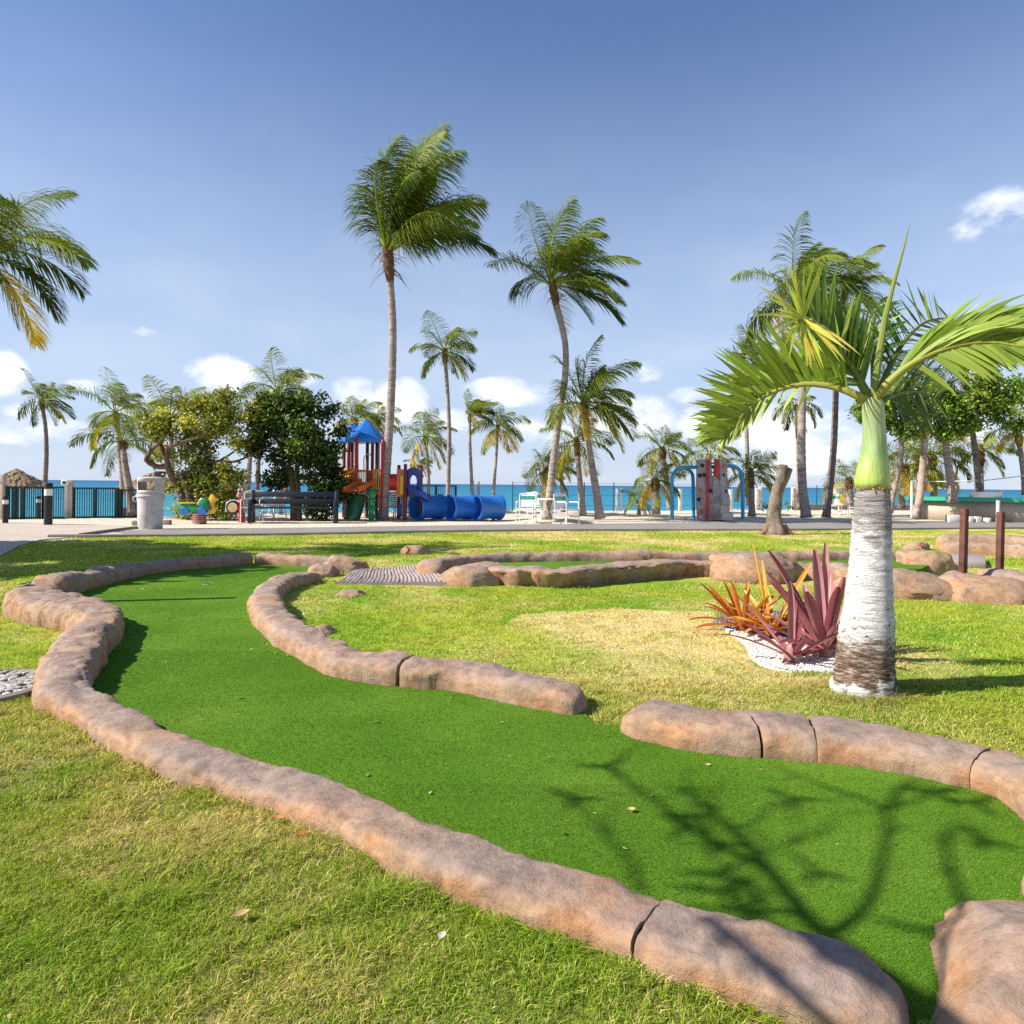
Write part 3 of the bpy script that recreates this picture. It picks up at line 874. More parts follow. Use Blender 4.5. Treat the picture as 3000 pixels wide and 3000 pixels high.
def lawn_mat():
    m, nt, b = new_mat('lawn_soil')
    a = N(nt, 'ShaderNodeAttribute', attribute_name='Col')
    g = tnoise(nt, 38, 4, .7)
    h = tnoise(nt, 210, 4, .8)
    c = mixc(nt, 1, a.outputs['Color'], ramp(nt, g, [(.3, .55), (.5, .95), (.7, 1.25)]), 'MULTIPLY')
    c = mixc(nt, 1, c, ramp(nt, h, [(.3, .3), (.5, 1.), (.7, 1.6)]), 'MULTIPLY')
    nt.links.new(c, b.inputs['Base Color']); b.inputs['Roughness'].default_value = .9
    b.inputs['Specular IOR Level'].default_value = .1
    bump(nt, b, g, .8, .03)
    return m
o = np_mesh('lawn', V, q, np.arange(0, len(q), 4), np.full(len(q) // 4, 4), colr.reshape(-1, 3), lawn_mat(), True)
tag(o, kind='structure')

M_GRASS = foliage_mat('grass_blade', .6, .34, .06, (1.1, 1.1, .7))
HOLE2 = [(-1.9, 7.7), (-1.9, 8.5), (-1.0, 8.6), (.9, 9.1), (5.6, 9.8), (6.2, 9.2), (5.6, 7.4), (4.4, 7.2), (2.6, 8.2), (.9, 7.6), (-.3, 7.75), (-.7, 7.5)]

TUFT = G(1110, 2640); HB = G(2524, 2046)
RIM1 = [(p[0], p[1]) for p in front_pts + near_pts]
RIM2 = [(p[0], p[1]) for p in isl_pts + tip_pts] + [tuple(G(1740, 2128))[:2]] + [(p[0], p[1]) for p in RP]
RIMS = RIM1[::2]
def blades(name, y0, y1, dens, h, w, seed, two=True, poly=None, colf=lawn_col, lean=.7, xlim=None, sun_lean=0):
    r = np.random.default_rng(seed)
    mx = .86 * y1 + 1.0
    n = int(2 * mx * (y1 - y0) * dens)
    x = r.uniform(-mx, mx, n); y = r.uniform(y0, y1, n)
    if poly is None: y = y + .12 * (r.uniform(0, 1, n) - .5) * (y - y0 > .2)
    k = (np.abs(x) < .83 * y + .7)
    x, y = x[k], y[k]
    if poly is None:
        k = ~(inpoly(x, y, TURF) | inpoly(x, y, BED) | inpoly(x, y, HOLE2) | inpoly(x, y, DISC))
        k &= (x > xl(y) + .05) & (y < yroad(x) - .04)
        # ragged cover: clumps and thin spots
        cl = fbm(x * 17, y * 17, 71, 2)
        k &= r.uniform(0, 1, len(x)) < np.clip((cl - .27) * 3.0, .20, 1)
    else:
        k = inpoly(x, y, poly)
    x, y = x[k], y[k]; n = len(x)
    jit = r.uniform(0, 1, n)
    C = colf(x, y, jit)
    C = C * r.uniform(.45, 1.3, (n, 1))
    hh = h * r.uniform(.45, 1.2, n)
    if poly is None:
        hh *= .35 + 1.35 * fbm(x * 9, y * 9, 73, 2)
        hh *= 1 + .9 * np.exp(-((polydist(x, y, RIM1) - .115) / .045) ** 2) + .9 * np.exp(-((polydist(x, y, RIM2) - .15) / .05) ** 2) * (y < 6)
        hb_ = np.hypot(x - HB.x, y - HB.y - .1); hh *= 1 + 1.1 * np.exp(-((hb_ - .19) / .07) ** 2)
        C = C * (1 - .45 * np.exp(-((hb_ - .2) / .16) ** 2)[:, None]) + np.array((.42, .30, .13)) * (.45 * np.exp(-((hb_ - .2) / .16) ** 2)[:, None])
        hh *= 1 + 1.3 * np.exp(-((x - TUFT.x) ** 2 + (y - TUFT.y) ** 2) / .07 ** 2)
        d, f, ins = lawn_tint(x, y)
        hh *= np.where(ins, .72, 1)
    ww = w * r.uniform(.7, 1.3, n)
    a = r.uniform(0, 2 * np.pi, n)
    la = r.uniform(0, 2 * np.pi, n); ll = hh * r.uniform(.1, lean, n) * 1.2
    # blades lean away from the sea wind a little
    lx = np.cos(la) * ll + hh * .18; ly = np.sin(la) * ll
    z = np.zeros(n) + (lawn_z(x, y) if poly is None else .008)
    ux, uy = np.cos(a) * ww / 2, np.sin(a) * ww / 2
    B0 = np.stack([x - ux, y - uy, z - .004], -1); B1 = np.stack([x + ux, y + uy, z - .004], -1)
    T = np.stack([x + lx, y + ly, z + hh * .85], -1)
    if two:
        M0 = np.stack([x + lx * .32 - ux * .8, y + ly * .32 - uy * .8, z + hh * .55], -1)
        M1 = np.stack([x + lx * .32 + ux * .8, y + ly * .32 + uy * .8, z + hh * .55], -1)
        V = np.stack([B0, B1, M1, M0, T], 1).reshape(-1, 3)
        base = (np.arange(n) * 5)[:, None]
        L = (base + np.array([0, 1, 2, 3, 3, 2, 4])[None]).reshape(-1)
        tot = np.tile([4, 3], n); st = np.concatenate([[0], np.cumsum(tot)[:-1]])
        C = np.repeat(C, 5, 0)
    else:
        V = np.stack([B0, B1, T], 1).reshape(-1, 3)
        L = np.arange(n * 3); tot = np.full(n, 3); st = np.arange(0, n * 3, 3); C = np.repeat(C, 3, 0)
    return tag(np_mesh(name, V, L, st, tot, C, M_GRASS), kind='stuff')

blades('grass', 1.05, 2.3, 85000, .020, .0021, 1, lean=1.6)
blades('grass', 2.3, 4.0, 34000, .022, .0029, 2, lean=1.5)
blades('grass', 4.0, 7.5, 7500, .026, .006, 3, False, lean=1.2)
blades('grass', 7.5, 18.0, 1500, .030, .013, 4, False, lean=1.2)

def turf_col(x, y, jit):
    f = fbm(x * 1.1, y * 1.1, 91, 3)[..., None]
    c = np.array((.085, .205, .014)) * (1 - f) + np.array((.165, .32, .034)) * f
    ed = np.minimum(polydist(x, y, RIM1), polydist(x, y, RIM2)); st_ = (np.exp(-((ed - .13) / .03) ** 2) * (ed > .06) * .8 * vn(x * 9, y * 9, 95))[..., None]
    c = c * (1 - st_) + np.array((.16, .10, .03)) * st_
    wear = sstep(.5, .75, fbm(x * .7 + 9, y * .7, 97, 3))[..., None]; c = c * (1 - .22 * wear)
    pale = (jit > .972)[..., None]
    return np.where(pale, np.array((.42, .46, .13)), c)
blades('turf_fibres', 1.2, 2.6, 52000, .009, .0022, 11, False, TURF, turf_col, 1.1)
blades('turf_fibres', 2.6, 4.6, 24000, .009, .0030, 12, False, TURF, turf_col, 1.1)
blades('turf_fibres', 4.6, 9.0, 5000, .009, .0055, 13, False, TURF, turf_col, 1.1)

# fallen leaves and bits on the ground
M_LEAF = foliage_mat('dry_leaf', .7, .2)
def fallen(label, px, py, L, W, col, rot, z=.03, cat='fallen leaf', curl=.35):
    p = G(px, py, z); b = MB(); q = Matrix.Rotation(rot, 3, 'Z')
    n = 7; pv = None
    for i in range(n + 1):
        t = i / n; w = W * math.sin(math.pi * min(1, t * .93 + .05)) ** .8
        row = []
        for s in (-1, -.5, 0, .5, 1):
            v = Vector(((t - .5) * L, s * w / 2, curl * (abs(s) ** 1.5) * w * .5 + curl * L * (t - .5) ** 2 + .002))
            row.append(b.vert(p + q @ v, tuple(c * (1 + .15 * math.sin(i * 2.1 + s * 3)) for c in col)))
        if pv:
            for k in range(4): b.face(pv[k], row[k], row[k + 1], pv[k + 1])
        pv = row
    tag(b.build('fallen_leaf', M_LEAF, base=p, angle=0), label, cat, 'dry leaves lying on the ground')
fallen('curled pale yellow leaf alone on the turf in front of the tapering border', 1850, 2373, .030, .022, (.75, .52, .22), .4, .016)
fallen('orange brown leaf on the grass beside the long front border', 886, 2446, .05, .03, (.50, .17, .05), .3, .022)
fallen('tan curled leaf standing in the yellow grass of the lower left', 705, 2682, .046, .026, (.55, .38, .18), .7, .012, curl=.45)
fallen('white scrap lying in the grass near the bottom centre', 1294, 2744, .030, .020, (.62, .56, .48), 1.2, .02)
fallen('small rusty leaf on the grass touching the long front border', 815, 2398, .04, .022, (.52, .24, .10), -.2, .035)
fallen('dark red brown leaf on the turf near the long front border', 1646, 2440, .022, .013, (.20, .09, .04), .1, .016)

# small dead bits scattered over turf and lawn
r = np.random.default_rng(77); n = 420
x = r.uniform(-5, 3.5, n); y = r.uniform(1.3, 8.5, n); k = (np.abs(x) < .8 * y) & ~inpoly(x, y, BED); x, y = x[k], y[k]; n = len(x)
on = inpoly(x, y, TURF); z = np.where(on, .016, .022)
a = r.uniform(0, 6.28, n); L_ = r.uniform(.006, .020, n) * np.clip(y / 3.2, .4, 1); W_ = L_ * r.uniform(.2, .6, n)
u = np.stack([np.cos(a), np.sin(a), r.uniform(-.3, .3, n)], -1); v = np.stack([-np.sin(a), np.cos(a), r.uniform(-.4, .4, n)], -1)
c0 = np.stack([x, y, z], -1)
V = np.stack([c0 - u * L_[:, None], c0 + v * W_[:, None], c0 + u * L_[:, None], c0 - v * W_[:, None]], 1).reshape(-1, 3)
pal = np.array([(.45, .30, .12), (.30, .17, .07), (.62, .50, .28), (.20, .10, .05)])
C = np.repeat(pal[r.integers(0, 4, n)], 4, 0)
tag(np_mesh('leaf_litter', V, np.arange(4 * n), np.arange(0, 4 * n, 4), np.full(n, 4), C, M_LEAF), kind='stuff')
# ------------------------------------------------------------------ palms: leaf helpers
M_PALM = foliage_mat('palm_leaf', .5, .30, .12, (1.25, 1.15, .5))
M_PALMB = foliage_mat('bottle_palm_leaf', .42, .3, .22)

def leaflet(b, p, d, wdir, L, w, bend, col, segs=3, tipcol=None):
    pts, ws = [], []
    q = Vector(p); dd = Vector(d).normalized()
    st = L / segs
    prof = {2: (.8, 1, 0), 3: (.7, 1, .7, 0), 4: (.6, 1, .95, .6, 0), 5: (.55, .95, 1, .85, .5, 0)}[segs]
    for i in range(segs + 1):
        pts.append(q.copy()); ws.append(w * prof[i])
        dd = (dd + bend * (st * (i + 1) / segs * 2.0)).normalized()
        q = q + dd * st
    wd = (wdir - dd * wdir.dot(dd))
    wd = wd.normalized() if wd.length > 1e-6 else dd.orthogonal()
    b.ribbon(pts, [wd] * (segs + 1), ws, col)

def frond(b, p0, d0, L, droop, wind, nl, ll, w, col, rnd, rcol, roll=0, rw=.02, side_bias=0, vee=.25, lsegs=3, t0=.14, sag=.55):
    K = 14; p = Vector(p0); d = Vector(d0).normalized(); ds = L / K
    P, Dv = [p.copy()], [d.copy()]
    for i in range(K):
        g = (Vector((0, 0, -1)) * droop * (.4 + 1.2 * i / K) + wind * (.35 + 1.1 * i / K)) * (1.0 / K)
        d = (d + g).normalized(); p = p + d * ds
        P.append(p.copy()); Dv.append(d.copy())
    b.tube(P, [max(.003, rw * (1 - .9 * i / K)) for i in range(K + 1)], 4, False, rcol)
    s0 = None
    for side in (-1, 1):
        for j in range(nl):
            t = t0 + (1 - t0) * (j + rnd.random() * .6) / nl
            f = t * K; i = min(K - 1, int(f)); u = f - i
            q = P[i].lerp(P[i + 1], u); dd = Dv[i].lerp(Dv[i + 1], u).normalized()
            s = dd.cross(UP)
            if s.length < .15: s = dd.cross(Vector((0, 1, 0)))
            s.normalize(); un = s.cross(dd).normalized()
            if roll:
                Q = Quaternion(dd, roll); s = Q @ s; un = Q @ un
            fw = .45 + 1.0 * t ** 2 + rnd.uniform(-.25, .25)
            dirn = (s * side + dd * fw + un * (vee + rnd.uniform(-.32, .32)) + wind * .5).normalized()
            Lf = ll * (math.sin(math.pi * min(1, .22 + .74 * t)) ** .7) * rnd.uniform(.8, 1.12)
            if t > .93: Lf *= .75
            c = tuple(x * rnd.uniform(.78, 1.2) for x in col)
            leaflet(b, q, dirn, dd if abs(dirn.dot(dd)) < .92 else un, Lf, w * rnd.uniform(.8, 1.15), Vector((0, 0, -1)) * sag / max(.2, Lf) * .8 + wind * .55 / max(.2, Lf), c, lsegs)
    return P

# ------------------------------------------------------------------ bottle palm in the foreground
def hero_bark():
    m, nt, b = new_mat('bottle_palm_bark')
    tc = N(nt, 'ShaderNodeTexCoord'); s = N(nt, 'ShaderNodeSeparateXYZ'); nt.links.new(tc.outputs['Object'], s.inputs[0])
    rings = tnoise(nt, 5.0, 5, .65, stretch=(1.2, 1.2, 16))
    blot = tnoise(nt, 9, 6, .7, stretch=(1, 1, 2.2))
    c = ramp(nt, rings, [(.30, (.30, .26, .24)), (.40, (.66, .63, .60)), (.56, (.82, .80, .78))])
    spots = ramp(nt, tnoise(nt, 26, 4, .6, stretch=(1, 1, 1.6)), [(.66, 0.), (.70, 1.)])
    c = mixc(nt, ramp(nt, blot, [(.48, 0.), (.68, .75)]), c, (.42, .37, .34))
    c = mixc(nt, spots, c, (.07, .045, .035))
    # brown, scaly foot: a band about 10-35 cm above the lawn, ragged by noise; and a weathered top
    z = N(nt, 'ShaderNodeMath', operation='ADD'); nt.links.new(s.outputs[2], z.inputs[0])
    zn = N(nt, 'ShaderNodeMath', operation='MULTIPLY_ADD'); nt.links.new(blot, zn.inputs[0]); zn.inputs[1].default_value = .7; zn.inputs[2].default_value = -.35
    nt.links.new(zn.outputs[0], z.inputs[1])
    foot = ramp(nt, z.outputs[0], [(.0, 0.), (.05, .2), (.085, 1.), (.28, .95), (.36, 0.)])
    brown = ramp(nt, tnoise(nt, 14, 6, .75, stretch=(1, 1, 5)), [(.38, (.045, .026, .016)), (.52, (.20, .13, .085)), (.66, (.62, .52, .44))])
    c = mixc(nt, foot, c, brown)
    top = ramp(nt, z.outputs[0], [(.84, 0.), (.96, .85), (1.0, .85)])
    dk = ramp(nt, tnoise(nt, 7, 6, .75, stretch=(1, 1, 14)), [(.38, (.10, .085, .08)), (.54, (.34, .30, .28)), (.68, (.62, .58, .55))])
    c = mixc(nt, top, c, dk)
    nt.links.new(c, b.inputs['Base Color']); b.inputs['Roughness'].default_value = .85
    b.inputs['Specular IOR Level'].default_value = .2
    h = N(nt, 'ShaderNodeMath', operation='ADD'); nt.links.new(rings, h.inputs[0]); nt.links.new(tnoise(nt, 30, 6, .7, stretch=(1, 1, 3)), h.inputs[1])
    bump(nt, b, h.outputs[0], .9, .02)
    return m

YB = 3.73
def xz(px, py, Y=YB): return D(px, py, Y)
base = G(2524, 2046); YB = base.y + .12
hero = thing('bottle_palm', (base.x, YB, 0), 'squat bottle palm with a white ringed trunk and bright green crownshaft in the right foreground', 'palm tree')
prof = [(2436, 2620, 2075), (2438, 2614, 2045), (2444, 2614, 2005), (2450, 2613, 1965), (2458, 2612, 1910), (2464, 2613, 1850), (2476, 2611, 1790), (2484, 2609, 1730), (2492, 2607, 1660), (2498, 2606, 1580),
        (2503, 2606, 1520), (2508, 2604, 1470), (2512, 2602, 1442), (2516, 2598, 1432)]
b = MB(); rings = []
sp = spline([tuple(v) for v in prof], 9)
for k, (x0, x1, py) in enumerate(sp):
    a, c_ = D(x0, py, YB), D(x1, py, YB); cen = (a + c_) / 2; rr = (c_ - a).length / 2
    rr *= 1 + .018 * math.sin(k * 2.2) + .02 * noise.noise((k * .8, 0, 0)) + (.05 * math.exp(-((k - 7) / 3) ** 2) if k < 14 else 0)
    rings.append([b.vert(cen + Vector((math.cos(t) * rr, math.sin(t) * rr, 0)) * (1 + .02 * noise.noise((math.cos(t) * 2, math.sin(t) * 2, k * .35)))) for t in [2 * math.pi * i / 40 for i in range(40)]])
for i in range(len(rings) - 1):
    for k in range(40): b.face(rings[i][k], rings[i + 1][k], rings[i + 1][(k + 1) % 40], rings[i][(k + 1) % 40])
b.face(*rings[-1][::-1])
b.build('trunk', hero_bark(), hero, angle=0)
# crownshaft
def shaft_mat():
    m, nt, b = new_mat('crownshaft')
    tc = N(nt, 'ShaderNodeTexCoord'); s = N(nt, 'ShaderNodeSeparateXYZ'); nt.links.new(tc.outputs['Object'], s.inputs[0])
    mr = N(nt, 'ShaderNodeMapRange'); nt.links.new(s.outputs[2], mr.inputs[0]); mr.inputs[1].default_value = 1.10; mr.inputs[2].default_value = 1.60
    c = ramp(nt, mr.outputs[0], [(0, (.25, .40, .02)), (.22, (.34, .46, .03)), (.5, (.22, .34, .09)), (.8, (.27, .36, .15)), (1, (.30, .36, .12))])
    st = tnoise(nt, 7, 4, .6, stretch=(6, 6, .6))
    c = mixc(nt, ramp(nt, st, [(.42, 0.), (.62, .6)]), c, (.40, .47, .24))
    c = mixc(nt, ramp(nt, tnoise(nt, 16, 5, .7, stretch=(5, 5, .5)), [(.62, 0.), (.70, .6)]), c, (.13, .22, .03))
    st2 = tnoise(nt, 10, 4, .6, stretch=(2, 2, .8))
    c = mixc(nt, ramp(nt, st2, [(.66, 0.), (.74, .7)]), c, (.28, .14, .07))
    nt.links.new(c, b.inputs['Base Color']); b.inputs['Roughness'].default_value = .45
    bump(nt, b, st, .45, .015)
    return m
prof = [(2517, 2596, 1432), (2508, 2602, 1422), (2508, 2603, 1405), (2514, 2600, 1370), (2523, 2596, 1330), (2529, 2593, 1285), (2529, 2590, 1240), (2527, 2588, 1205), (2530, 2584, 1180), (2536, 2578, 1165)]
b = MB(); rings = []
for k, (x0, x1, py) in enumerate(spline([tuple(v) for v in prof], 8)):
    a, c_ = D(x0, py, YB), D(x1, py, YB); cen = (a + c_) / 2; rr = (c_ - a).length / 2
    rings.append([b.vert(cen + Vector((math.cos(t), math.sin(t), 0)) * rr * (1 + .03 * math.cos(3 * t + k * .05))) for t in [2 * math.pi * i / 36 for i in range(36)]])
for i in range(len(rings) - 1):
    for k in range(36): b.face(rings[i][k], rings[i + 1][k], rings[i + 1][(k + 1) % 36], rings[i][(k + 1) % 36])
b.face(*rings[-1][::-1])
b.build('crownshaft', shaft_mat(), hero, angle=0)
# torn brown rim where crownshaft meets trunk
b = MB(); r = random.Random(3)
for k in range(40):
    t = k / 40 * 6.283; p = D(2557, 1436, YB) + Vector((math.cos(t), math.sin(t), 0)) * .082
    b.ribbon([p, p + Vector((math.cos(t) * .014, math.sin(t) * .014, r.uniform(-.004, .02))), p + Vector((math.cos(t) * .02, math.sin(t) * .02, r.uniform(-.02, .03)))], [Vector((-math.sin(t), math.cos(t), 0))] * 3, [.016, .012, .002], (.42, .27, .15))
b.build('torn_sheath', M_LEAF, hero)

GR, YG_, YEL = (.14, .25, .03), (.33, .42, .07), (.58, .58, .11)
def hero_frond(pts, sides, nl, col, rcol, rw=.022, seed=1, t0=.1, tipfan=0, name='frond'):
    """pts: (px, py, Y) along the midrib.  sides: list of (direction vector, length, forward, sag vector, colour)"""
    rnd = random.Random(seed)
    P = [Vector(v) for v in spline([tuple(D(*q)) for q in pts], .05)]
    K = len(P) - 1
    b = MB()
    b.tube(P, [rw * (1 - .85 * (i / K) ** .8) + .002 for i in range(K + 1)], 6, True, rcol)
    for sd, ll, fw, sag, c0, w, *rng in sides:
        rng = rng[0] if rng else None
        for j in range(nl):
            t = t0 + (1 - t0) * (j + rnd.random() * .5) / nl
            if rng and not (rng[0] < t < rng[1]) and rnd.random() > .10: continue
            i = min(K - 1, int(t * K)); q = P[i].lerp(P[i + 1], t * K - i)
            dd = (P[min(K, i + 2)] - P[max(0, i - 1)]).normalized()
            sdv = Vector(sd(t) if callable(sd) else sd)
            dirn = (sdv + dd * (fw * (.5 + t)) + Vector((rnd.uniform(-.13, .13), rnd.uniform(-.28, .28), rnd.uniform(-.13, .13)))).normalized()
            L = ll * (math.sin(math.pi * min(1, .24 + .70 * t)) ** .6) * rnd.uniform(.72, 1.08)
            k = rnd.uniform(.72, 1.25); y = rnd.random() < .12
            c = tuple(x * k for x in (YG_ if y else c0))
            wd = dirn.cross(sdv.cross(dd)).normalized() if rnd.random() < .6 else dd
            wd = (wd + Vector((rnd.uniform(-.5, .5), rnd.uniform(-.5, .5), rnd.uniform(-.5, .5)))).normalized()
            leaflet(b, q, dirn, wd, L, w * 1.05 * rnd.uniform(.75, 1.15), Vector(sag) * rnd.uniform(.6, 1.5) / L, c, 5)
    for k in range(tipfan):
        a = rnd.uniform(math.pi * .45, math.pi * 1.78)
        dirn = Vector((math.cos(a), -.55 + rnd.uniform(-.2, .2), math.sin(a))).normalized()
        leaflet(b, P[-1] + Vector((rnd.uniform(-.02, .03), 0, rnd.uniform(-.02, .02))), dirn, Vector((math.sin(a), 0, -math.cos(a))), rnd.uniform(.22, .38), .018, Vector((0, 0, -.5)), tuple(x * rnd.uniform(.8, 1.15) for x in YEL), 5)
    return b.build(name, M_PALMB, hero, angle=0)

Y0 = YB
# lower left arching frond: leaflets stand up from the midrib, fewer hang below
hero_frond([(2540, 1172, Y0), (2461, 1138, Y0 + .05), (2385, 1125, Y0 + .10), (2320, 1131, Y0 + .14), (2254, 1153, Y0 + .17), (2200, 1192, Y0 + .20), (2157, 1240, Y0 + .22), (2118, 1286, Y0 + .24)],
           [(lambda t: (-.20 - .60 * t, -.15, 1.15 - .70 * t), .47, .25, (.0, 0, -.15), (.27, .38, .05), .026),
            (lambda t: (-.30 - .60 * t, .25, 1.0 - .9 * t), .42, .3, (0, 0, -.25), (.32, .43, .07), .026),
            (lambda t: (-.2, -.3, -1.0), .24, .7, (0, 0, -.5), YG_, .022, (.62, 1.0))], 72, GR, (.40, .40, .08), .024, 11, .13)
# upper left frond: leaflets rise to the right of the midrib, pale fan at the tip turned to the viewer
hero_frond([(2545, 1165, Y0 + .02), (2520, 1118, Y0 + .05), (2493, 1075, Y0 + .08), (2450, 1022, Y0 + .10), (2406, 974, Y0 + .10), (2366, 940, Y0 + .06), (2344, 930, Y0 - .02)],
           [(lambda t: (.42 - .35 * t, .25, 1.0), .50, .25, (.05, 0, -.12), (.15, .25, .028), .024),
            (lambda t: (.55 - .55 * t, .6, .9), .46, .3, (.06, 0, -.12), (.11, .20, .022), .024),
            (lambda t: (-.8, -.1, -.1), .24, .6, (0, 0, -.35), (.12, .22, .03), .02)], 62, GR, (.20, .26, .04), .026, 12, .12, 44)
# right frond leaning out to the right edge
hero_frond([(2566, 1168, Y0 - .02), (2600, 1125, Y0 - .05), (2650, 1080, Y0 - .10), (2710, 1045, Y0 - .16), (2775, 1020, Y0 - .22), (2850, 1004, Y0 - .28), (2930, 1004, Y0 - .34), (3005, 1020, Y0 - .40)],
           [(lambda t: (.40 + .35 * t, -.1, 1.05 - .4 * t), .48, .35, (.15, 0, -.3), (.24, .35, .05), .030),
            (lambda t: (.5 + .3 * t, -.4, .75 - .4 * t), .42, .4, (.15, 0, -.45), (.32, .42, .07), .030),
            (lambda t: (.35, -.35, -.85), .30, .6, (.12, 0, -.4), (.24, .33, .05), .026, (.42, 1.0))], 72, GR, (.36, .38, .07), .026, 13, .16)
# fronds behind, pointing away
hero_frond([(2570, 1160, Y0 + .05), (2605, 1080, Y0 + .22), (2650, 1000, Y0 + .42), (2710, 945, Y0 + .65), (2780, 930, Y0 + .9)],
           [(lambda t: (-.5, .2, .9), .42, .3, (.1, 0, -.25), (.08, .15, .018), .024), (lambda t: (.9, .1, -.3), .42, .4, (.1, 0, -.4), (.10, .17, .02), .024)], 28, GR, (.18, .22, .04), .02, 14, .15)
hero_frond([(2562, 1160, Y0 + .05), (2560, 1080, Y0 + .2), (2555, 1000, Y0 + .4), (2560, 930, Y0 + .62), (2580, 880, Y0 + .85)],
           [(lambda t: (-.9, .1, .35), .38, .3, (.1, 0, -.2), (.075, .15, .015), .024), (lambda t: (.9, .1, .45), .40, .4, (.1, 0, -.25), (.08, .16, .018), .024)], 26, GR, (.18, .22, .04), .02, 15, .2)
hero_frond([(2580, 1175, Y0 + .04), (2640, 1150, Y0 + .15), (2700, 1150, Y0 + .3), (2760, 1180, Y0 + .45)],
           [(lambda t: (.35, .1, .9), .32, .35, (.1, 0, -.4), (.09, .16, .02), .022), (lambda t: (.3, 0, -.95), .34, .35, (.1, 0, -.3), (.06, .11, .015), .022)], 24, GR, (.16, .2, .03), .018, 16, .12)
# unopened spear leaf
b = MB(); sp_ = [D(*q) for q in ((2558, 1165, Y0), (2572, 1060, Y0), (2592, 935, Y0), (2618, 830, Y0), (2645, 735, Y0), (2667, 650, Y0))]
b.tube(sp_, [.022, .020, .0165, .012, .007, .0012], 8, True, (.27, .33, .08))
b.build('spear_leaf', M_PALMB, hero)

# ------------------------------------------------------------------ bromeliads
M_BROM = foliage_mat('bromeliad_leaf', .35, .22, .5, (1.2, .9, .6))
def strap(b, p, d, L, w, sag, col, tip, rnd, blunt=.5):
    segs = 9; q = Vector(p); dd = Vector(d).normalized(); st = L / segs; pv = None
    side0 = dd.cross(UP); side0 = side0.normalized() if side0.length > .05 else Vector((1, 0, 0))
    tw = rnd.uniform(-.5, .5)
    for i in range(segs + 1):
        t = i / segs
        side = (side0 - dd * side0.dot(dd)).normalized(); up = side.cross(dd)
        Q = Quaternion(dd, tw * t); side, up = Q @ side, Q @ up
        ww = w * (.86 + .22 * math.sin(math.pi * t)) * (1 if t < .84 else 1 - (t - .84) / .16 * .62)
        k = .9 + .2 * rnd.random()
        c = tuple((col[m] * (1 - t) + tip[m] * t) * k for m in range(3))
        row = [b.vert(q + side * ww * s * .5 + up * ww * .34 * abs(s) ** 1.5, c) for s in (-1, -.45, 0, .45, 1)]
        if pv:
            for m in range(4): b.face(pv[m], row[m], row[m + 1], pv[m + 1])
        pv = row
        dd = (dd + Vector((0, 0, -1)) * (sag * 1.5 + .12) * st * (t + .15)).normalized(); q = q + dd * st

def bromeliad(label, px, py, leaves, cols, seed, core, group='bromeliads in the gravel bed'):
    """leaves: list of (azimuth deg, elevation deg, length, width, sag)"""
    p = G(px, py, .03); rnd = random.Random(seed)
    t = thing('bromeliad', p, label, 'bromeliad', group)
    b = MB(); b.lathe([(.001, -.03), (.05, -.02), (.06, .04), (.035, .10), (.001, .11)], p, 10, col=core)
    b.build('core', M_BROM, t)
    b = MB()
    for a, e, L, w, sag in leaves:
        a, e = rad(a + rnd.uniform(-8, 8)), rad(e + rnd.uniform(-5, 5))
        d = Vector((math.cos(a) * math.cos(e), math.sin(a) * math.cos(e), math.sin(e)))
        c = rnd.choice(cols)
        strap(b, p + Vector((math.cos(a), math.sin(a), 0)) * .03 + Vector((0, 0, .02)), d, L * rnd.uniform(.9, 1.1), w, sag, c[0], c[1], rnd)
    b.build('leaves', M_BROM, t, angle=0)
ORG = [((0.624, 0.156, 0.0216), (0.552, 0.18, 0.024)), ((0.6, 0.204, 0.024), (0.504, 0.144, 0.024)), ((0.432, 0.078, 0.024), (0.36, 0.072, 0.024)), ((0.66, 0.3, 0.036), (0.6, 0.264, 0.036))]
YEO = [((0.575, 0.184, 0.023), (0.713, 0.414, 0.0575)), ((0.6325, 0.276, 0.023), (0.759, 0.506, 0.092)), ((0.5175, 0.138, 0.023), (0.6325, 0.2875, 0.0345))]
PUR = [((0.5124, 0.2074, 0.2196), (0.2928, 0.0793, 0.1037)), ((0.6344, 0.3294, 0.3294), (0.366, 0.1342, 0.1586)), ((0.3294, 0.1037, 0.122), (0.2074, 0.0488, 0.0732)), ((0.5368, 0.2928, 0.244), (0.366, 0.1586, 0.1586))]
circ = lambda n, e0, e1, L, w, s, o=0: [(o + 360 * k / n * 1.0, e0 + (e1 - e0) * ((k * 7) % n) / n, L, w, s) for k in range(n)]
bromeliad('orange bromeliad with low splayed leaves at the left of the dark gravel', 2178, 1842,
          circ(11, 15, 45, .36, .040, 1.6) + circ(9, 40, 75, .38, .038, .5, 20) + [(185, 48, .46, .042, .3), (200, 12, .40, .04, .7)], ORG, 1, (.35, .07, .02))
bromeliad('tall yellow-orange bromeliad in the middle of the gravel bed', 2262, 1856,
          circ(10, 15, 40, .34, .042, 1.8) + circ(8, 30, 60, .36, .042, .6, 30) + [(150, 84, .62, .045, .05), (190, 78, .60, .032, .05), (20, 62, .62, .046, .1), (10, 40, .46, .044, .2), (350, 28, .44, .04, .3)], YEO, 2, (.45, .12, .02))
bromeliad('large maroon bromeliad with tall stiff leaves beside the white palm trunk', 2415, 1915,
          circ(10, 20, 45, .42, .050, .9) + circ(10, 48, 72, .54, .066, .25, 15) + [(150, 68, .74, .078, .12), (172, 56, .62, .060, .2), (92, 84, .66, .070, .05), (60, 75, .70, .05, .1), (20, 58, .66, .055, .1), (205, -6, .46, .06, .1), (214, 2, .38, .05, .1), (265, 70, .55, .052, .1)], PUR, 3, (.45, .24, .20))
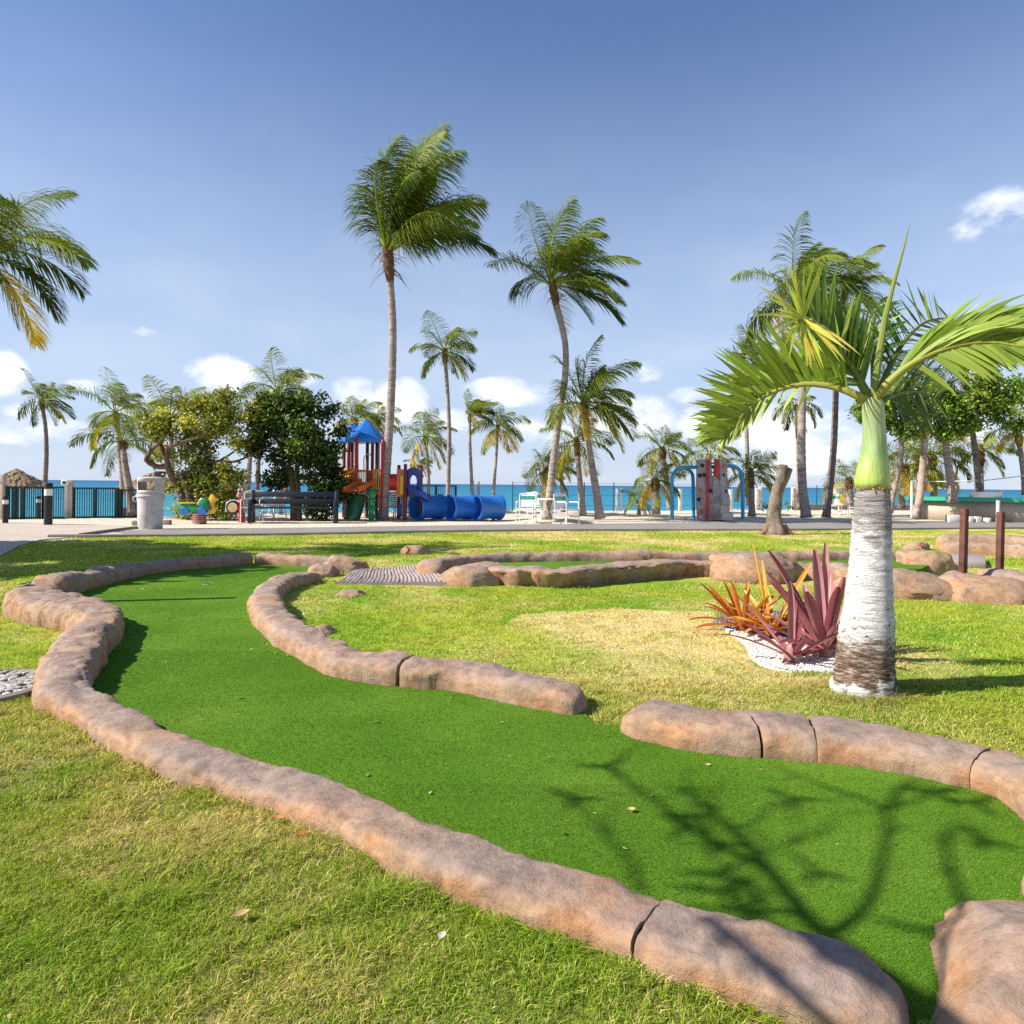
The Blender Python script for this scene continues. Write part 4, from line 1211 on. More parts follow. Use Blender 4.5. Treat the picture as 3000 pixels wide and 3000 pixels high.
bromeliad('smaller mauve bromeliad in front of the large maroon one', 2322, 1932,
          circ(7, 35, 65, .36, .042, .5) + [(165, 52, .46, .045, .35), (170, 25, .42, .03, .5), (85, 86, .44, .05, .05), (60, 75, .34, .045, .1)], PUR, 4, (.40, .22, .2))
# ------------------------------------------------------------------ coconut palms
def bark_mat(name, c0, c1, c2, ring=9):
    m, nt, b = new_mat(name)
    f = tnoise(nt, 2.2, 4, .65, stretch=(1, 1, ring)); g = tnoise(nt, 6, 5, .7)
    c = ramp(nt, f, [(.34, c0), (.5, c1), (.66, c2)])
    c = mixc(nt, .45, c, ramp(nt, g, [(.35, c0), (.65, c2)]))
    nt.links.new(c, b.inputs['Base Color']); b.inputs['Roughness'].default_value = .9
    b.inputs['Specular IOR Level'].default_value = .15
    bump(nt, b, f, .8, .04)
    return m
M_BARK = bark_mat('palm_bark', (.17, .13, .115), (.33, .27, .235), (.47, .41, .37))
M_BARKD = bark_mat('dark_palm_bark', (.10, .075, .07), (.19, .15, .14), (.28, .23, .21))
M_BOOT = foliage_mat('palm_fibre', .9, .1, .1, (1, .9, .7))

DKG, MDG, LTG, YLG, YLW = (.055, .085, .009), (.115, .165, .014), (.23, .30, .028), (.38, .40, .04), (.64, .48, .045)

def palm(label, trunk, Y, wb, wt, r_px, seed, nf=17, wind=.5, up=.15, lean=(0, 0), tint=0, boot=1.0, nl=26, droop=1.0, yellow=2, hang=.25, group='coconut palms', bias=.28, squash=None, bark=None, crown_px=None, thick=1.0, zspan=(-35, 82)):
    """trunk: picture points foot -> top, all near depth Y"""
    rnd = random.Random(seed)
    n = len(trunk)
    pts = [D(x, y, Y + lean[1] * (k / max(1, n - 1))) for k, (x, y) in enumerate(trunk)]
    t = thing('palm_tree', pts[0], label, 'palm tree', group)
    sp = [Vector(p) for p in spline([tuple(p) for p in pts], .12)]
    K = len(sp) - 1
    sc = Y / F
    radii = []
    for i in range(K + 1):
        u = i / K
        r = (wb * (1 - u) + wt * u) / 2 * sc
        r *= 1 + .35 * math.exp(-u * K * .12 / .25)
        r *= 1 + .05 * math.sin(i * 2.7 + rnd.random()) 
        radii.append(r)
    b = MB(); b.tube(sp, radii, 10, True)
    b.build('trunk', bark or M_BARK, t, angle=0)
    L = r_px * sc * .93
    top = sp[-1]; ax = (sp[-1] - sp[-3]).normalized()
    sq = (1 - .5 * wind) if squash is None else squash
    W = Vector((wind, -.05 * wind, .10 * wind))
    b = MB()
    for k in range(nf):
        a = k * 2.39996 + seed + rnd.uniform(-.25, .25)
        u = (k + .5) / nf
        e = rad(zspan[1] + (zspan[0] - zspan[1]) * u ** .9 + rnd.uniform(-8, 8))
        d = Vector((math.cos(a) * math.cos(e), math.sin(a) * math.cos(e), math.sin(e))) + W * bias * (1 if k % 5 != 3 else .25)
        if d.x < 0: d.x *= sq
        Lf = L * rnd.uniform(.86, 1.08) * (1 - .15 * u) * (.6 if k < 2 else 1)
        tt = rnd.random()
        col = MDG if u < .5 else DKG
        if tt < .55: col = tuple((col[m] + LTG[m]) / 2 for m in range(3))
        if tint > 0: col = tuple(col[m] * (1 - tint) + YLG[m] * tint for m in range(3))
        if k >= nf - yellow: col = YLW if rnd.random() < .6 else tuple((YLW[m] + LTG[m]) / 2 for m in range(3))
        dr = droop * (1.0 + 1.35 * u)
        frond(b, top + ax * (.10 * L * (1 - u)) + Vector((math.cos(a), math.sin(a), 0)) * radii[-1] * .6, d, Lf, dr, W, int(nl * 1.6), L * .35 * rnd.uniform(.9, 1.1), L * .0135 * thick, col, rnd,
              tuple(c * 1.7 for c in LTG) if tt > .3 else YLG, roll=rnd.uniform(-.8, .8) + wind * .4, rw=.013 * L, vee=.15, sag=.85 + hang)
    b.build('crown', M_PALM, t, angle=0)
    if boot:
        b = MB(); rb = radii[-1]
        hb = boot * rb * 5.5
        b.tube([top - ax * hb, top - ax * hb * .6, top - ax * hb * .2, top + ax * hb * .25, top + ax * hb * .5], [rb * 1.0, rb * 1.45, rb * 1.6, rb * 1.35, rb * .6], 9, True, (.17, .095, .055))
        for k in range(44):
            a = rnd.random() * 6.28; u = rnd.random()
            o = Vector((math.cos(a), math.sin(a), 0))
            p = top - ax * hb * (u - .25) + o * rb * 1.2
            dn = rnd.uniform(-1.0, 1.1); Ls = hb * rnd.uniform(.25, .85)
            d = (o * .8 + Vector((0, 0, dn)) + W * .4).normalized(); q = o.cross(UP)
            c = rnd.choice([(.22, .12, .07), (.32, .20, .12), (.12, .07, .045), (.40, .28, .18)])
            b.ribbon([p, p + d * Ls * .5, p + d * Ls + Vector((0, 0, -.25 * Ls))], [q] * 3, [rb * .55, rb * .4, rb * .06], c)
        b.build('leaf_base', M_BOOT, t)
    return t

# the two tall ones in the middle
palm('tallest coconut palm, standing in front of the playground with a ragged windblown crown', [(1122, 1521), (1127, 1440), (1136, 1320), (1145, 1180), (1150, 1040), (1150, 930), (1144, 840), (1136, 740)], 21.4, 27, 20, 395, 5, 22, .62, .3, nl=46, droop=.62, yellow=0, hang=.5, boot=1.6, zspan=(34, 92), thick=.72, bias=.42, squash=.35)
palm('tall coconut palm bowing over the white table with one yellow frond', [(1602, 1522), (1610, 1455), (1624, 1330), (1640, 1200), (1655, 1110), (1657, 1020), (1645, 950), (1630, 890), (1620, 840)], 21.6, 25, 16, 285, 17, 21, .75, .2, nl=42, droop=.72, yellow=1, hang=.3, boot=1.3, zspan=(-8, 88), thick=.75, bias=.4)
# middle distance, left to right
palm('slim coconut palm behind the black bollards at the far left', [(130, 1500), (132, 1420), (136, 1330), (133, 1250), (122, 1180)], 24, 14, 10, 110, 21, 16, .8, yellow=1, nl=24, bark=M_BARKD, thick=1.3)
palm('coconut palm with upright fronds rising above the leaning palm left of the bin', [(362, 1450), (352, 1330), (344, 1240), (340, 1215)], 26, 16, 12, 160, 23, 14, .45, yellow=1, boot=.6, tint=.15, thick=1.2)
palm('short leaning coconut palm by the iron fence beside the bin', [(391, 1509), (380, 1440), (366, 1360), (360, 1300)], 21.5, 27, 15, 165, 8, 12, .25, yellow=0, boot=.5, droop=1.2, tint=.12, zspan=(-10, 80), thick=1.15)
palm('coconut palm whose crown shows over the sprawling broadleaf tree', [(505, 1430), (503, 1320), (501, 1225)], 25.5, 14, 12, 160, 9, 13, .3, yellow=2, boot=.6, tint=.3, zspan=(5, 84), thick=1.2)
palm('coconut palm with spreading fronds above the dense dark tree', [(842, 1470), (830, 1350), (815, 1240), (812, 1150)], 25, 14, 12, 160, 31, 13, .4, yellow=1, boot=.7, tint=.18, droop=1.1, zspan=(-12, 80), thick=1.2)
palm('small coconut palm half hidden left of the dense dark tree', [(726, 1490), (727, 1430), (735, 1320), (752, 1185)], 27, 15, 10, 105, 12, 12, .4, yellow=1, boot=.5, tint=.2, thick=1.35)
palm('thin dark palm trunk behind the bench with a hidden crown', [(752, 1490), (755, 1400), (760, 1310), (768, 1230)], 28, 14, 11, 80, 13, 9, .4, yellow=0, boot=.3, thick=1.4, bark=M_BARKD)
palm('coconut palm rising behind the blue playground roofs', [(1045, 1480), (1042, 1340), (1038, 1235)], 27, 18, 14, 120, 14, 13, .45, yellow=3, boot=.5, tint=.35, zspan=(-5, 82), thick=1.3)
palm('yellowish coconut palm between the playground roofs and the tallest trunk', [(1105, 1480), (1106, 1330), (1108, 1235)], 28, 16, 12, 95, 15, 11, .5, yellow=3, boot=.4, tint=.4, thick=1.35)
palm('palm with a wide flat crown just right of the tallest trunk', [(1256, 1475), (1255, 1400), (1251, 1330), (1246, 1285)], 27, 11, 9, 125, 16, 15, .4, yellow=2, boot=.9, tint=.25, thick=1.3)
palm('slender coconut palm with a round crown behind the blue crawl tunnels', [(1312, 1480), (1314, 1380), (1316, 1270), (1311, 1150), (1303, 1035)], 24.5, 14, 11, 138, 18, 17, .3, yellow=1, boot=1.1, zspan=(-25, 80), thick=1.2)
palm('small bushy yellow palm low behind the blue arch panel', [(1238, 1475), (1232, 1420), (1226, 1365)], 29, 10, 8, 58, 19, 12, .5, yellow=5, boot=.2, tint=.5, thick=1.6)
palm('thin coconut palm swept to the right, left of the yellow-skirted palm', [(1384, 1470), (1381, 1390), (1377, 1300), (1376, 1220)], 27, 11, 8, 95, 20, 13, 1.0, yellow=1, boot=.9, zspan=(5, 86), thick=1.45)
palm('coconut palm with a yellow skirt of fronds above the crawl tunnels', [(1445, 1470), (1449, 1400), (1455, 1320), (1458, 1255)], 27, 10, 8, 112, 22, 15, .25, yellow=4, boot=1.1, tint=.25, thick=1.35)
palm('large full coconut palm leaning behind the white table chairs', [(1758, 1520), (1748, 1450), (1735, 1370), (1722, 1290), (1712, 1190)], 22, 25, 16, 215, 24, 20, .55, yellow=3, boot=1.2, tint=.15, nl=32, zspan=(-20, 86), thick=1.1)
palm('shorter coconut palm under the large full palm', [(1707, 1512), (1702, 1440), (1695, 1370), (1690, 1300)], 23, 20, 13, 145, 25, 14, .3, yellow=3, boot=1.2, tint=.25, thick=1.2)
palm('short palm with drooping fronds left of the bowing trunk', [(1600, 1500), (1600, 1440), (1599, 1385)], 25.5, 16, 16, 112, 26, 13, .25, yellow=2, boot=.9, tint=.2, thick=1.3)
palm('little yellow palm directly right of the bowing trunk', [(1650, 1500), (1647, 1430), (1641, 1370)], 26, 12, 12, 80, 27, 12, .3, yellow=5, boot=.6, tint=.45, thick=1.45)
palm('bushy palm left of the climbing wall with yellow hanging fronds', [(1922, 1507), (1922, 1460), (1920, 1412)], 25, 20, 18, 122, 28, 14, .35, yellow=4, boot=.6, tint=.2, droop=1.2, thick=1.25)
palm('tall dark-topped palm behind the blue arch left of the climbing wall', [(1965, 1490), (1952, 1400), (1940, 1320)], 28.5, 18, 14, 118, 29, 15, .35, yellow=2, boot=.6, tint=.05, thick=1.3)
palm('tiny palm on the sand edge near the white gate posts', [(1872, 1508), (1870, 1488), (1869, 1470)], 27, 10, 8, 75, 30, 9, .2, yellow=2, boot=.3, tint=.3, thick=1.4)
palm('palm spreading its fronds above the notch of the climbing wall', [(2078, 1480), (2078, 1400), (2078, 1335)], 27.5, 16, 12, 125, 32, 14, .25, yellow=3, boot=.4, tint=.2, droop=1.15, thick=1.3)
palm('stout young palm between the blue arch and the bare stump', [(2203, 1513), (2202, 1450), (2200, 1392)], 24.5, 18, 13, 116, 33, 17, .25, yellow=3, boot=1.3, tint=.25, zspan=(-25, 84), thick=1.25)
# right side, behind the bottle palm
palm('tall coconut palm with a rumpled crown left of the bottle palm fronds', [(2362, 1516), (2351, 1420), (2348, 1300), (2350, 1150), (2348, 1000), (2334, 870)], 24.5, 25, 19, 245, 34, 19, .6, yellow=1, boot=1.1, nl=34, zspan=(-22, 86), thick=1.05)
palm('coconut palm with a gold-edged crown behind the bottle palm', [(2420, 1516), (2430, 1440), (2443, 1300), (2450, 1120), (2462, 960), (2475, 850)], 25, 20, 14, 180, 35, 15, .6, yellow=3, boot=.8, tint=.2, bark=M_BARKD, thick=1.15)
palm('windblown palm peeping over the lower left frond of the bottle palm', [(2193, 1480), (2188, 1300), (2184, 1180), (2176, 1040)], 28, 13, 11, 100, 36, 15, .7, yellow=0, boot=.5, thick=1.35)
palm('palm with dark drooping fronds hugging the rumpled-crown trunk', [(2340, 1490), (2338, 1330), (2334, 1190)], 27.5, 12, 12, 105, 37, 12, .1, yellow=1, boot=.4, droop=1.6, zspan=(-40, 50), thick=1.35)
palm('low fan-shaped palm left of the bottle palm trunk', [(2490, 1480), (2489, 1440), (2487, 1410)], 27, 20, 14, 112, 38, 12, .2, yellow=3, boot=.7, tint=.2, thick=1.3)
palm('slim grey palm trunk leaning right beside the crownshaft', [(2606, 1502), (2618, 1440), (2634, 1370), (2641, 1300), (2640, 1190), (2630, 1090)], 26, 16, 12, 110, 39, 11, .3, yellow=1, boot=.3, thick=1.25)
palm('golden palm thicket just right of the crownshaft', [(2640, 1490), (2645, 1430), (2650, 1370)], 28, 18, 16, 150, 40, 16, .15, yellow=6, boot=.5, tint=.4, droop=1.3, thick=1.3)
palm('golden drooping palm behind the broadleaf trunk', [(2735, 1490), (2735, 1420), (2733, 1345)], 28.5, 18, 16, 150, 41, 16, .15, yellow=6, boot=.5, tint=.35, droop=1.4, thick=1.3)
palm('pale-trunked palm with dry straw hanging under its crown', [(2792, 1470), (2783, 1400), (2775, 1330), (2766, 1265), (2762, 1200)], 24, 24, 17, 150, 42, 12, .3, yellow=3, boot=1.6, tint=.1, droop=1.3, thick=1.2)
palm('tall palm with a dark crown over the white box at the bar', [(2868, 1470), (2862, 1370), (2850, 1270), (2838, 1180), (2826, 1110)], 25, 18, 14, 195, 43, 15, .35, yellow=1, boot=.9, droop=1.1, thick=1.1, bark=M_BARKD)
palm('small fresh palm right of the dark-crowned one', [(2876, 1470), (2874, 1400), (2873, 1325)], 28.5, 14, 14, 118, 44, 12, .3, yellow=1, boot=1.2, tint=.25, thick=1.3)
palm('palm at the right edge with an orange leaf base', [(3004, 1450), (2998, 1380), (2988, 1310), (2981, 1265)], 25.5, 16, 14, 105, 45, 13, .3, yellow=2, boot=1.3, tint=.2, thick=1.25)
# big crown entering the picture at the left edge
palm('big coconut crown reaching into the picture at the left edge', [(-175, 1640), (-165, 1400), (-130, 1000), (-70, 745)], 10.5, 62, 42, 360, 46, 19, .35, yellow=2, boot=1.0, nl=46, tint=.06, zspan=(-30, 84), thick=.8, droop=1.05)

# ------------------------------------------------------------------ broadleaf trees
M_TREE = bark_mat('tree_bark', (.055, .036, .024), (.13, .088, .058), (.24, .17, .12), 1.2)
M_PALEBARK = bark_mat('pale_tree_bark', (.20, .145, .11), (.40, .30, .235), (.55, .45, .37), 1.5)
M_LEAFB = foliage_mat('broad_leaf', .42, .3, .4)

def leaf_clumps(b, clumps, Y, dens, size, cols, rnd, depth=.8, shell=.55):
    """clumps: (px, py, rx, ry [,dY]) leaf masses; every leaf a folded pair of small faces"""
    for cl in clumps:
        px, py, rx, ry = cl[:4]; dy = cl[4] if len(cl) > 4 else 0
        c = D(px, py, Y + dy); sx, sz = rx * Y / F, ry * Y / F; sy = depth * (sx + sz) / 2
        vol = sx * sy * sz
        n = int(dens * (sx * sz) ** .75 * (sy + .3))
        subs = []
        for k in range(max(5, int(7 + 10 * sx * sz))):
            v = Vector((rnd.gauss(0, 1), rnd.gauss(0, 1), rnd.gauss(0, 1))); v.normalize(); v *= rnd.uniform(shell, 1.0)
            subs.append((Vector((v.x * sx, v.y * sy, v.z * sz)), rnd.uniform(.55, 1.25), rnd.choice(cols)))
        for k in range(n):
            sb, br, cc = rnd.choice(subs)
            g = Vector((rnd.gauss(0, 1), rnd.gauss(0, 1), rnd.gauss(0, .8))) * (.17 * (sx + sz) / 2 + .06)
            p = c + sb + g
            nrm = Vector((rnd.gauss(-.15, .85), rnd.gauss(-.15, .85), .75 + rnd.gauss(0, .5))).normalized()
            d = nrm.orthogonal().normalized(); d = Quaternion(nrm, rnd.random() * 6.28) @ d
            s = nrm.cross(d); L = size * rnd.uniform(.7, 1.3); W_ = L * .32
            kk = rnd.uniform(.75, 1.25) * br
            col = tuple(x * kk for x in (rnd.choice(cols) if rnd.random() < .25 else cc))
            i0 = b.vert(p - d * L * .5, col); i1 = b.vert(p + s * W_ + nrm * .15 * W_, col); i2 = b.vert(p + d * L * .5 - nrm * .15 * L, col); i3 = b.vert(p - s * W_ + nrm * .15 * W_, col)
            b.face(i0, i1, i2); b.face(i0, i2, i3)

def limbs(b, lst, Y, n=8):
    for pts, w0, w1 in lst:
        P = [D(q[0], q[1], Y + (q[2] if len(q) > 2 else 0)) for q in pts]
        sp = [Vector(v) for v in spline([tuple(p) for p in P], .12)]
        K = max(1, len(sp) - 1); sc = Y / F / 2 * .68
        b.tube(sp, [(w0 + (w1 - w0) * i / K) * sc * (1 + .12 * noise.noise((i * .5, w0, Y))) for i in range(K + 1)], n, True)

def broadleaf(label, Y, foot, lst, clumps, dens, size, cols, seed, mat, depth=.8, group='broadleaf trees', shell=.55):
    rnd = random.Random(seed)
    t = thing('broadleaf_tree', D(foot[0], foot[1], Y), label, 'tree', group)
    b = MB(); limbs(b, lst, Y); b.build('trunk', mat, t, angle=0)
    b = MB(); leaf_clumps(b, clumps, Y, dens, size, cols, rnd, depth, shell); b.build('crown', M_LEAFB, t, smooth=False)
    return t
OLV = [(0.243, 0.2916, 0.0406), (0.3564, 0.3888, 0.0486), (0.5022, 0.486, 0.0648), (0.162, 0.2106, 0.0324)]
DRK = [(0.0438, 0.0875, 0.0137), (0.0688, 0.125, 0.0175), (0.125, 0.2, 0.025), (0.025, 0.0562, 0.01)]
BRT = [(0.156, 0.273, 0.0234), (0.234, 0.377, 0.0325), (0.0975, 0.182, 0.0195), (0.351, 0.455, 0.0585)]
broadleaf('sprawling broadleaf tree with pruned bare limbs behind the bin', 20.2, (548, 1512),
          [([(556, 1512), (540, 1470), (520, 1430), (500, 1390), (490, 1360)], 34, 26), ([(560, 1512), (556, 1460), (545, 1420), (525, 1390)], 30, 22),
           ([(492, 1365, 0), (465, 1368, -.1), (440, 1358, -.2), (428, 1348, -.2), (440, 1322, -.2), (465, 1300, -.2), (480, 1285, -.2)], 26, 13),
           ([(495, 1362), (478, 1330), (470, 1300), (440, 1275), (418, 1250), (394, 1240)], 22, 13), ([(430, 1345, -.2), (440, 1315, -.3), (443, 1295, -.3)], 12, 8),
           ([(490, 1375), (490, 1320, -.2), (510, 1305, -.3), (550, 1290, -.3), (590, 1280, -.3), (600, 1278, -.3)], 22, 9), ([(581, 1283, -.3), (583, 1262, -.3)], 14, 12),
           ([(545, 1420), (560, 1370, .2), (600, 1310, .3), (625, 1250, .3)], 18, 8), ([(600, 1215), (604, 1190)], 14, 14), ([(520, 1400), (580, 1360, .2), (640, 1350, .1), (690, 1320, 0), (730, 1290, 0)], 16, 6),
           ([(640, 1350, .1), (690, 1352, 0), (745, 1328, 0), (790, 1310, 0)], 12, 6), ([(660, 1350), (675, 1372), (690, 1385)], 12, 9), ([(500, 1280), (520, 1265), (530, 1250)], 9, 5)],
          [(520, 1240, 70, 45), (600, 1225, 75, 55), (660, 1240, 55, 60), (450, 1235, 50, 35), (560, 1290, 65, 40, .4), (590, 1370, 75, 55, .4), (560, 1420, 60, 50, .5), (630, 1420, 75, 60, .3), (610, 1470, 90, 45, .3),
           (640, 1170, 50, 35), (580, 1180, 45, 25), (700, 1290, 45, 35), (735, 1225, 35, 45), (680, 1395, 40, 40), (500, 1330, 40, 30, .5), (470, 1265, 40, 25), (570, 1490, 60, 30, .5), (495, 1430, 22, 16), (650, 1500, 40, 20)],
          3400, .115, OLV, 61, M_TREE, .75)
broadleaf('dense dark evergreen tree with a thick trunk behind the bench', 20.6, (862, 1527),
          [([(862, 1527), (860, 1470), (856, 1410), (848, 1350), (840, 1300)], 34, 24), ([(876, 1527), (874, 1450), (870, 1380), (878, 1320), (895, 1270)], 28, 16), ([(855, 1370), (830, 1320), (800, 1270)], 26, 12), ([(880, 1360), (920, 1320), (950, 1280)], 24, 12),
           ([(870, 1400), (930, 1390), (990, 1400)], 16, 8)],
          [(850, 1220, 95, 65), (780, 1250, 60, 60), (920, 1240, 70, 60), (945, 1300, 48, 56), (800, 1310, 60, 50), (900, 1320, 80, 60), (930, 1390, 70, 50), (965, 1432, 42, 36), (1002, 1440, 30, 24),
           (810, 1180, 50, 35), (870, 1175, 60, 30), (940, 1200, 40, 35), (760, 1300, 35, 40), (840, 1410, 40, 40), (800, 1405, 32, 22), (920, 1455, 60, 45), (985, 1465, 45, 40), (930, 1340, 50, 40), (1000, 1262, 22, 28), (950, 1500, 45, 25)],
          3300, .12, DRK, 62, M_TREE, .85)
broadleaf('leafy spreading tree with a scarred pale trunk beside the bar', 23.5, (2690, 1520),
          [([(2682, 1520), (2692, 1470), (2700, 1410), (2705, 1340), (2712, 1270), (2716, 1210)], 32, 24), ([(2700, 1520), (2694, 1480), (2698, 1440)], 20, 14), ([(2712, 1280), (2750, 1240), (2800, 1200), (2860, 1190), (2900, 1160)], 16, 6), ([(2714, 1230), (2690, 1180), (2650, 1150)], 13, 6),
           ([(2800, 1200), (2840, 1160), (2850, 1140)], 8, 5), ([(2712, 1260), (2770, 1230), (2860, 1230), (2950, 1200)], 12, 5)],
          [(2700, 1230, 80, 45), (2660, 1180, 60, 45), (2770, 1190, 70, 50), (2840, 1170, 70, 45), (2780, 1245, 60, 35), (2850, 1225, 55, 30), (2920, 1165, 65, 45), (2960, 1215, 55, 35), (2990, 1150, 45, 40), (2610, 1220, 45, 40), (2560, 1180, 40, 40),
           (2530, 1215, 40, 30), (2720, 1140, 60, 35), (2900, 1110, 45, 25), (2640, 1260, 40, 25), (2985, 1250, 25, 20), (2760, 1275, 30, 18)],
          3200, .13, BRT, 63, M_PALEBARK, .8)
# bare stump
t = thing('tree_stump', G(2268, 1566), 'tall bare tree stump leaning right on the lawn edge', 'tree stump')
b = MB(); Ys = G(2268, 1566).y
rnd = random.Random(4)
def stumptube(pts, ws, Yd):
    P = [D(x, y, Yd) for x, y in pts]
    sp = [Vector(v) for v in spline([tuple(p) for p in P], .05)]; K = len(sp) - 1
    rr = np.interp(np.linspace(0, 1, K + 1), np.linspace(0, 1, len(ws)), ws) * Yd / F / 2
    rings = b.tube(sp, list(rr), 18, True)
    for ring_i, ring in enumerate(rings):
        for vi in ring:
            v = Vector(b.v[vi]); c = sp[ring_i]; k = 1 + .13 * noise.fractal(v * 5, 1, 2, 3) + .08 * noise.noise((v.x * 22, v.y * 22, v.z * 6)) - .12 * max(0, .2 - abs(noise.noise((v.x * 9, v.y * 9, v.z * 2.5)))) / .2
            b.v[vi] = tuple(c + (v - c) * k)
stumptube([(2268, 1570), (2268, 1545), (2268, 1510), (2272, 1470), (2280, 1430), (2290, 1395), (2296, 1362)], [74, 50, 40, 37, 34, 31, 25], Ys)
stumptube([(2280, 1440), (2296, 1410), (2306, 1385), (2312, 1372)], [30, 26, 24, 22], Ys + .05)
b.build('trunk', bark_mat('stump_bark', (.06, .044, .034), (.19, .145, .115), (.36, .29, .24), .45), t, angle=0)
b = MB()
for dx in (-.26, -.05, .12, .30):
    c = G(2268, 1566) + Vector((dx, rnd.uniform(-.12, .02), 0)); b.tube([c + Vector((-dx * .35, .05, .22)), c + Vector((0, 0, .07)), c + Vector((dx * .55, -.04, -.03))], [.085, .07, .03], 8)
b.build('root', pmat('stump_root', (.24, .13, .08), .9, .3, 9, .6, 40), t)

# ------------------------------------------------------------------ bare tree standing left of the viewer: only its shadow reaches the picture
def lift(px, py, h):
    g = G(px, py); return g + SUN * (h / SUN.z)
b = MB()
base = lift(2777, 3000, .55) ; 
trn = random.Random(99)
def sh(pts, h0, h1, w0, w1, tw=True):
    n = len(pts); P = [lift(x, y, h0 + (h1 - h0) * k / (n - 1)) for k, (x, y) in enumerate(pts)]
    sp = [Vector(v) for v in spline([tuple(p) for p in P], .06)]; K = len(sp) - 1
    b.tube(sp, [(w0 + (w1 - w0) * i / K) * .52 for i in range(K + 1)], 8)
    if tw and h0 > 2.26:
        for q in range(3):
            m = trn.randrange(0, n - 1); u = trn.random(); x, y = (pts[m][0] * (1 - u) + pts[m + 1][0] * u, pts[m][1] * (1 - u) + pts[m + 1][1] * u)
            a = math.atan2(pts[m + 1][1] - pts[m][1], pts[m + 1][0] - pts[m][0]) + trn.choice((-1, 1)) * trn.uniform(.5, 1.0); L_ = trn.uniform(60, 150)
            h = h0 + (h1 - h0) * (m + u) / (n - 1); sh([(x, y), (x + math.cos(a) * L_ * .5, y + math.sin(a) * L_ * .4), (x + math.cos(a + .3) * L_, y + math.sin(a + .3) * L_ * .8)], h, h + .15, .011, .006, False)
J = (2430, 2755)
sh([(2960, 3170), (2777, 3000), (2600, 2880), J], 2.25, 2.35, .075, .055)
sh([(2180, 2768), (2300, 2862), (2450, 3000), (2560, 3120)], 2.5, 2.4, .030, .036)
sh([J, (2330, 2640), (2250, 2540), (2180, 2460), (2110, 2400), (2030, 2330), (2012, 2310)], 2.3, 3.1, .036, .016)
sh([(2260, 2555), (2170, 2510), (2100, 2480), (2020, 2420), (1900, 2330), (1780, 2250)], 2.5, 3.2, .026, .014)
sh([J, (2500, 2710), (2560, 2640), (2590, 2540), (2610, 2430), (2605, 2370)], 2.3, 3.1, .030, .018)
sh([(2608, 2380), (2520, 2340), (2400, 2300), (2270, 2245)], 3.0, 3.3, .017, .010)
sh([(2608, 2380), (2640, 2310), (2680, 2290)], 3.0, 3.3, .018, .012)
sh([(2608, 2380), (2700, 2350), (2760, 2310)], 3.0, 3.3, .013, .010)
sh([J, (2330, 2680), (2220, 2680), (2100, 2670), (2000, 2665)], 2.3, 3.0, .028, .012)
sh([(2200, 2680), (2240, 2640), (2190, 2590), (2130, 2570)], 2.5, 3.0, .018, .01)
sh([(2150, 2430), (2230, 2410), (2270, 2360), (2330, 2345)], 2.8, 3.2, .014, .008)
sh([(2230, 2510), (2330, 2480), (2440, 2440)], 2.7, 3.2, .012, .007)
sh([(2035, 2330), (2010, 2320), (2080, 2305)], 3.1, 3.2, .014, .009)
sh([(1895, 2620), (1850, 2520), (1790, 2460), (1710, 2360), (1690, 2340)], 2.9, 3.3, .018, .01)
sh([(1795, 2255), (1780, 2245), (1830, 2240)], 3.2, 3.3, .016, .010)
sh([(2860, 2700), (2810, 2600), (2780, 2500), (2760, 2460)], 2.6, 3.1, .026, .014)
sh([(2770, 2470), (2830, 2430), (2890, 2440)], 2.9, 3.2, .014, .01)
sh([(2780, 3010), (2770, 2920), (2800, 2800), (2880, 2710)], 2.25, 2.6, .026, .016)
sh([(2700, 2945), (2560, 2910), (2480, 2840), (2380, 2780), (2250, 2770)], 2.0, 2.5, .020, .016)
for k, (x, y) in enumerate([(1690, 2345), (1790, 2250), (2330, 2345), (2130, 2570), (2105, 2475), (2060, 2400), (2010, 2430), (2130, 2620), (2400, 2560), (2870, 2360), (2900, 2470), (2760, 2330), (2230, 2690), (2740, 2740)]):
    p = lift(x, y, 3.2)
    for m_ in range(3):
        a = m_ * 2.1 + k; d = Vector((math.cos(a), math.sin(a), .2 * math.sin(a * 2)))
        leaflet(b, p, d, UP.cross(d), .13, .035, Vector((0, 0, -.5)), (.1, .18, .02), 3)
# trunk down to the lawn
p0 = lift(2960, 3170, 2.25); b.tube([Vector((p0.x - .75, p0.y - 1.3, -.1)), Vector((p0.x - .62, p0.y - 1.05, .8)), Vector((p0.x - .35, p0.y - .55, 1.6)), p0 + Vector((-.1, -.12, -.12)), p0 + Vector((.02, .03, .01))], [.13, .11, .09, .065, .05], 10)
tag(b.build('bare_tree', M_PALEBARK, base=(p0.x - .75, p0.y - 1.3, 0), angle=0), 'bare branching tree whose shadow lies across the near end of the green', 'tree')
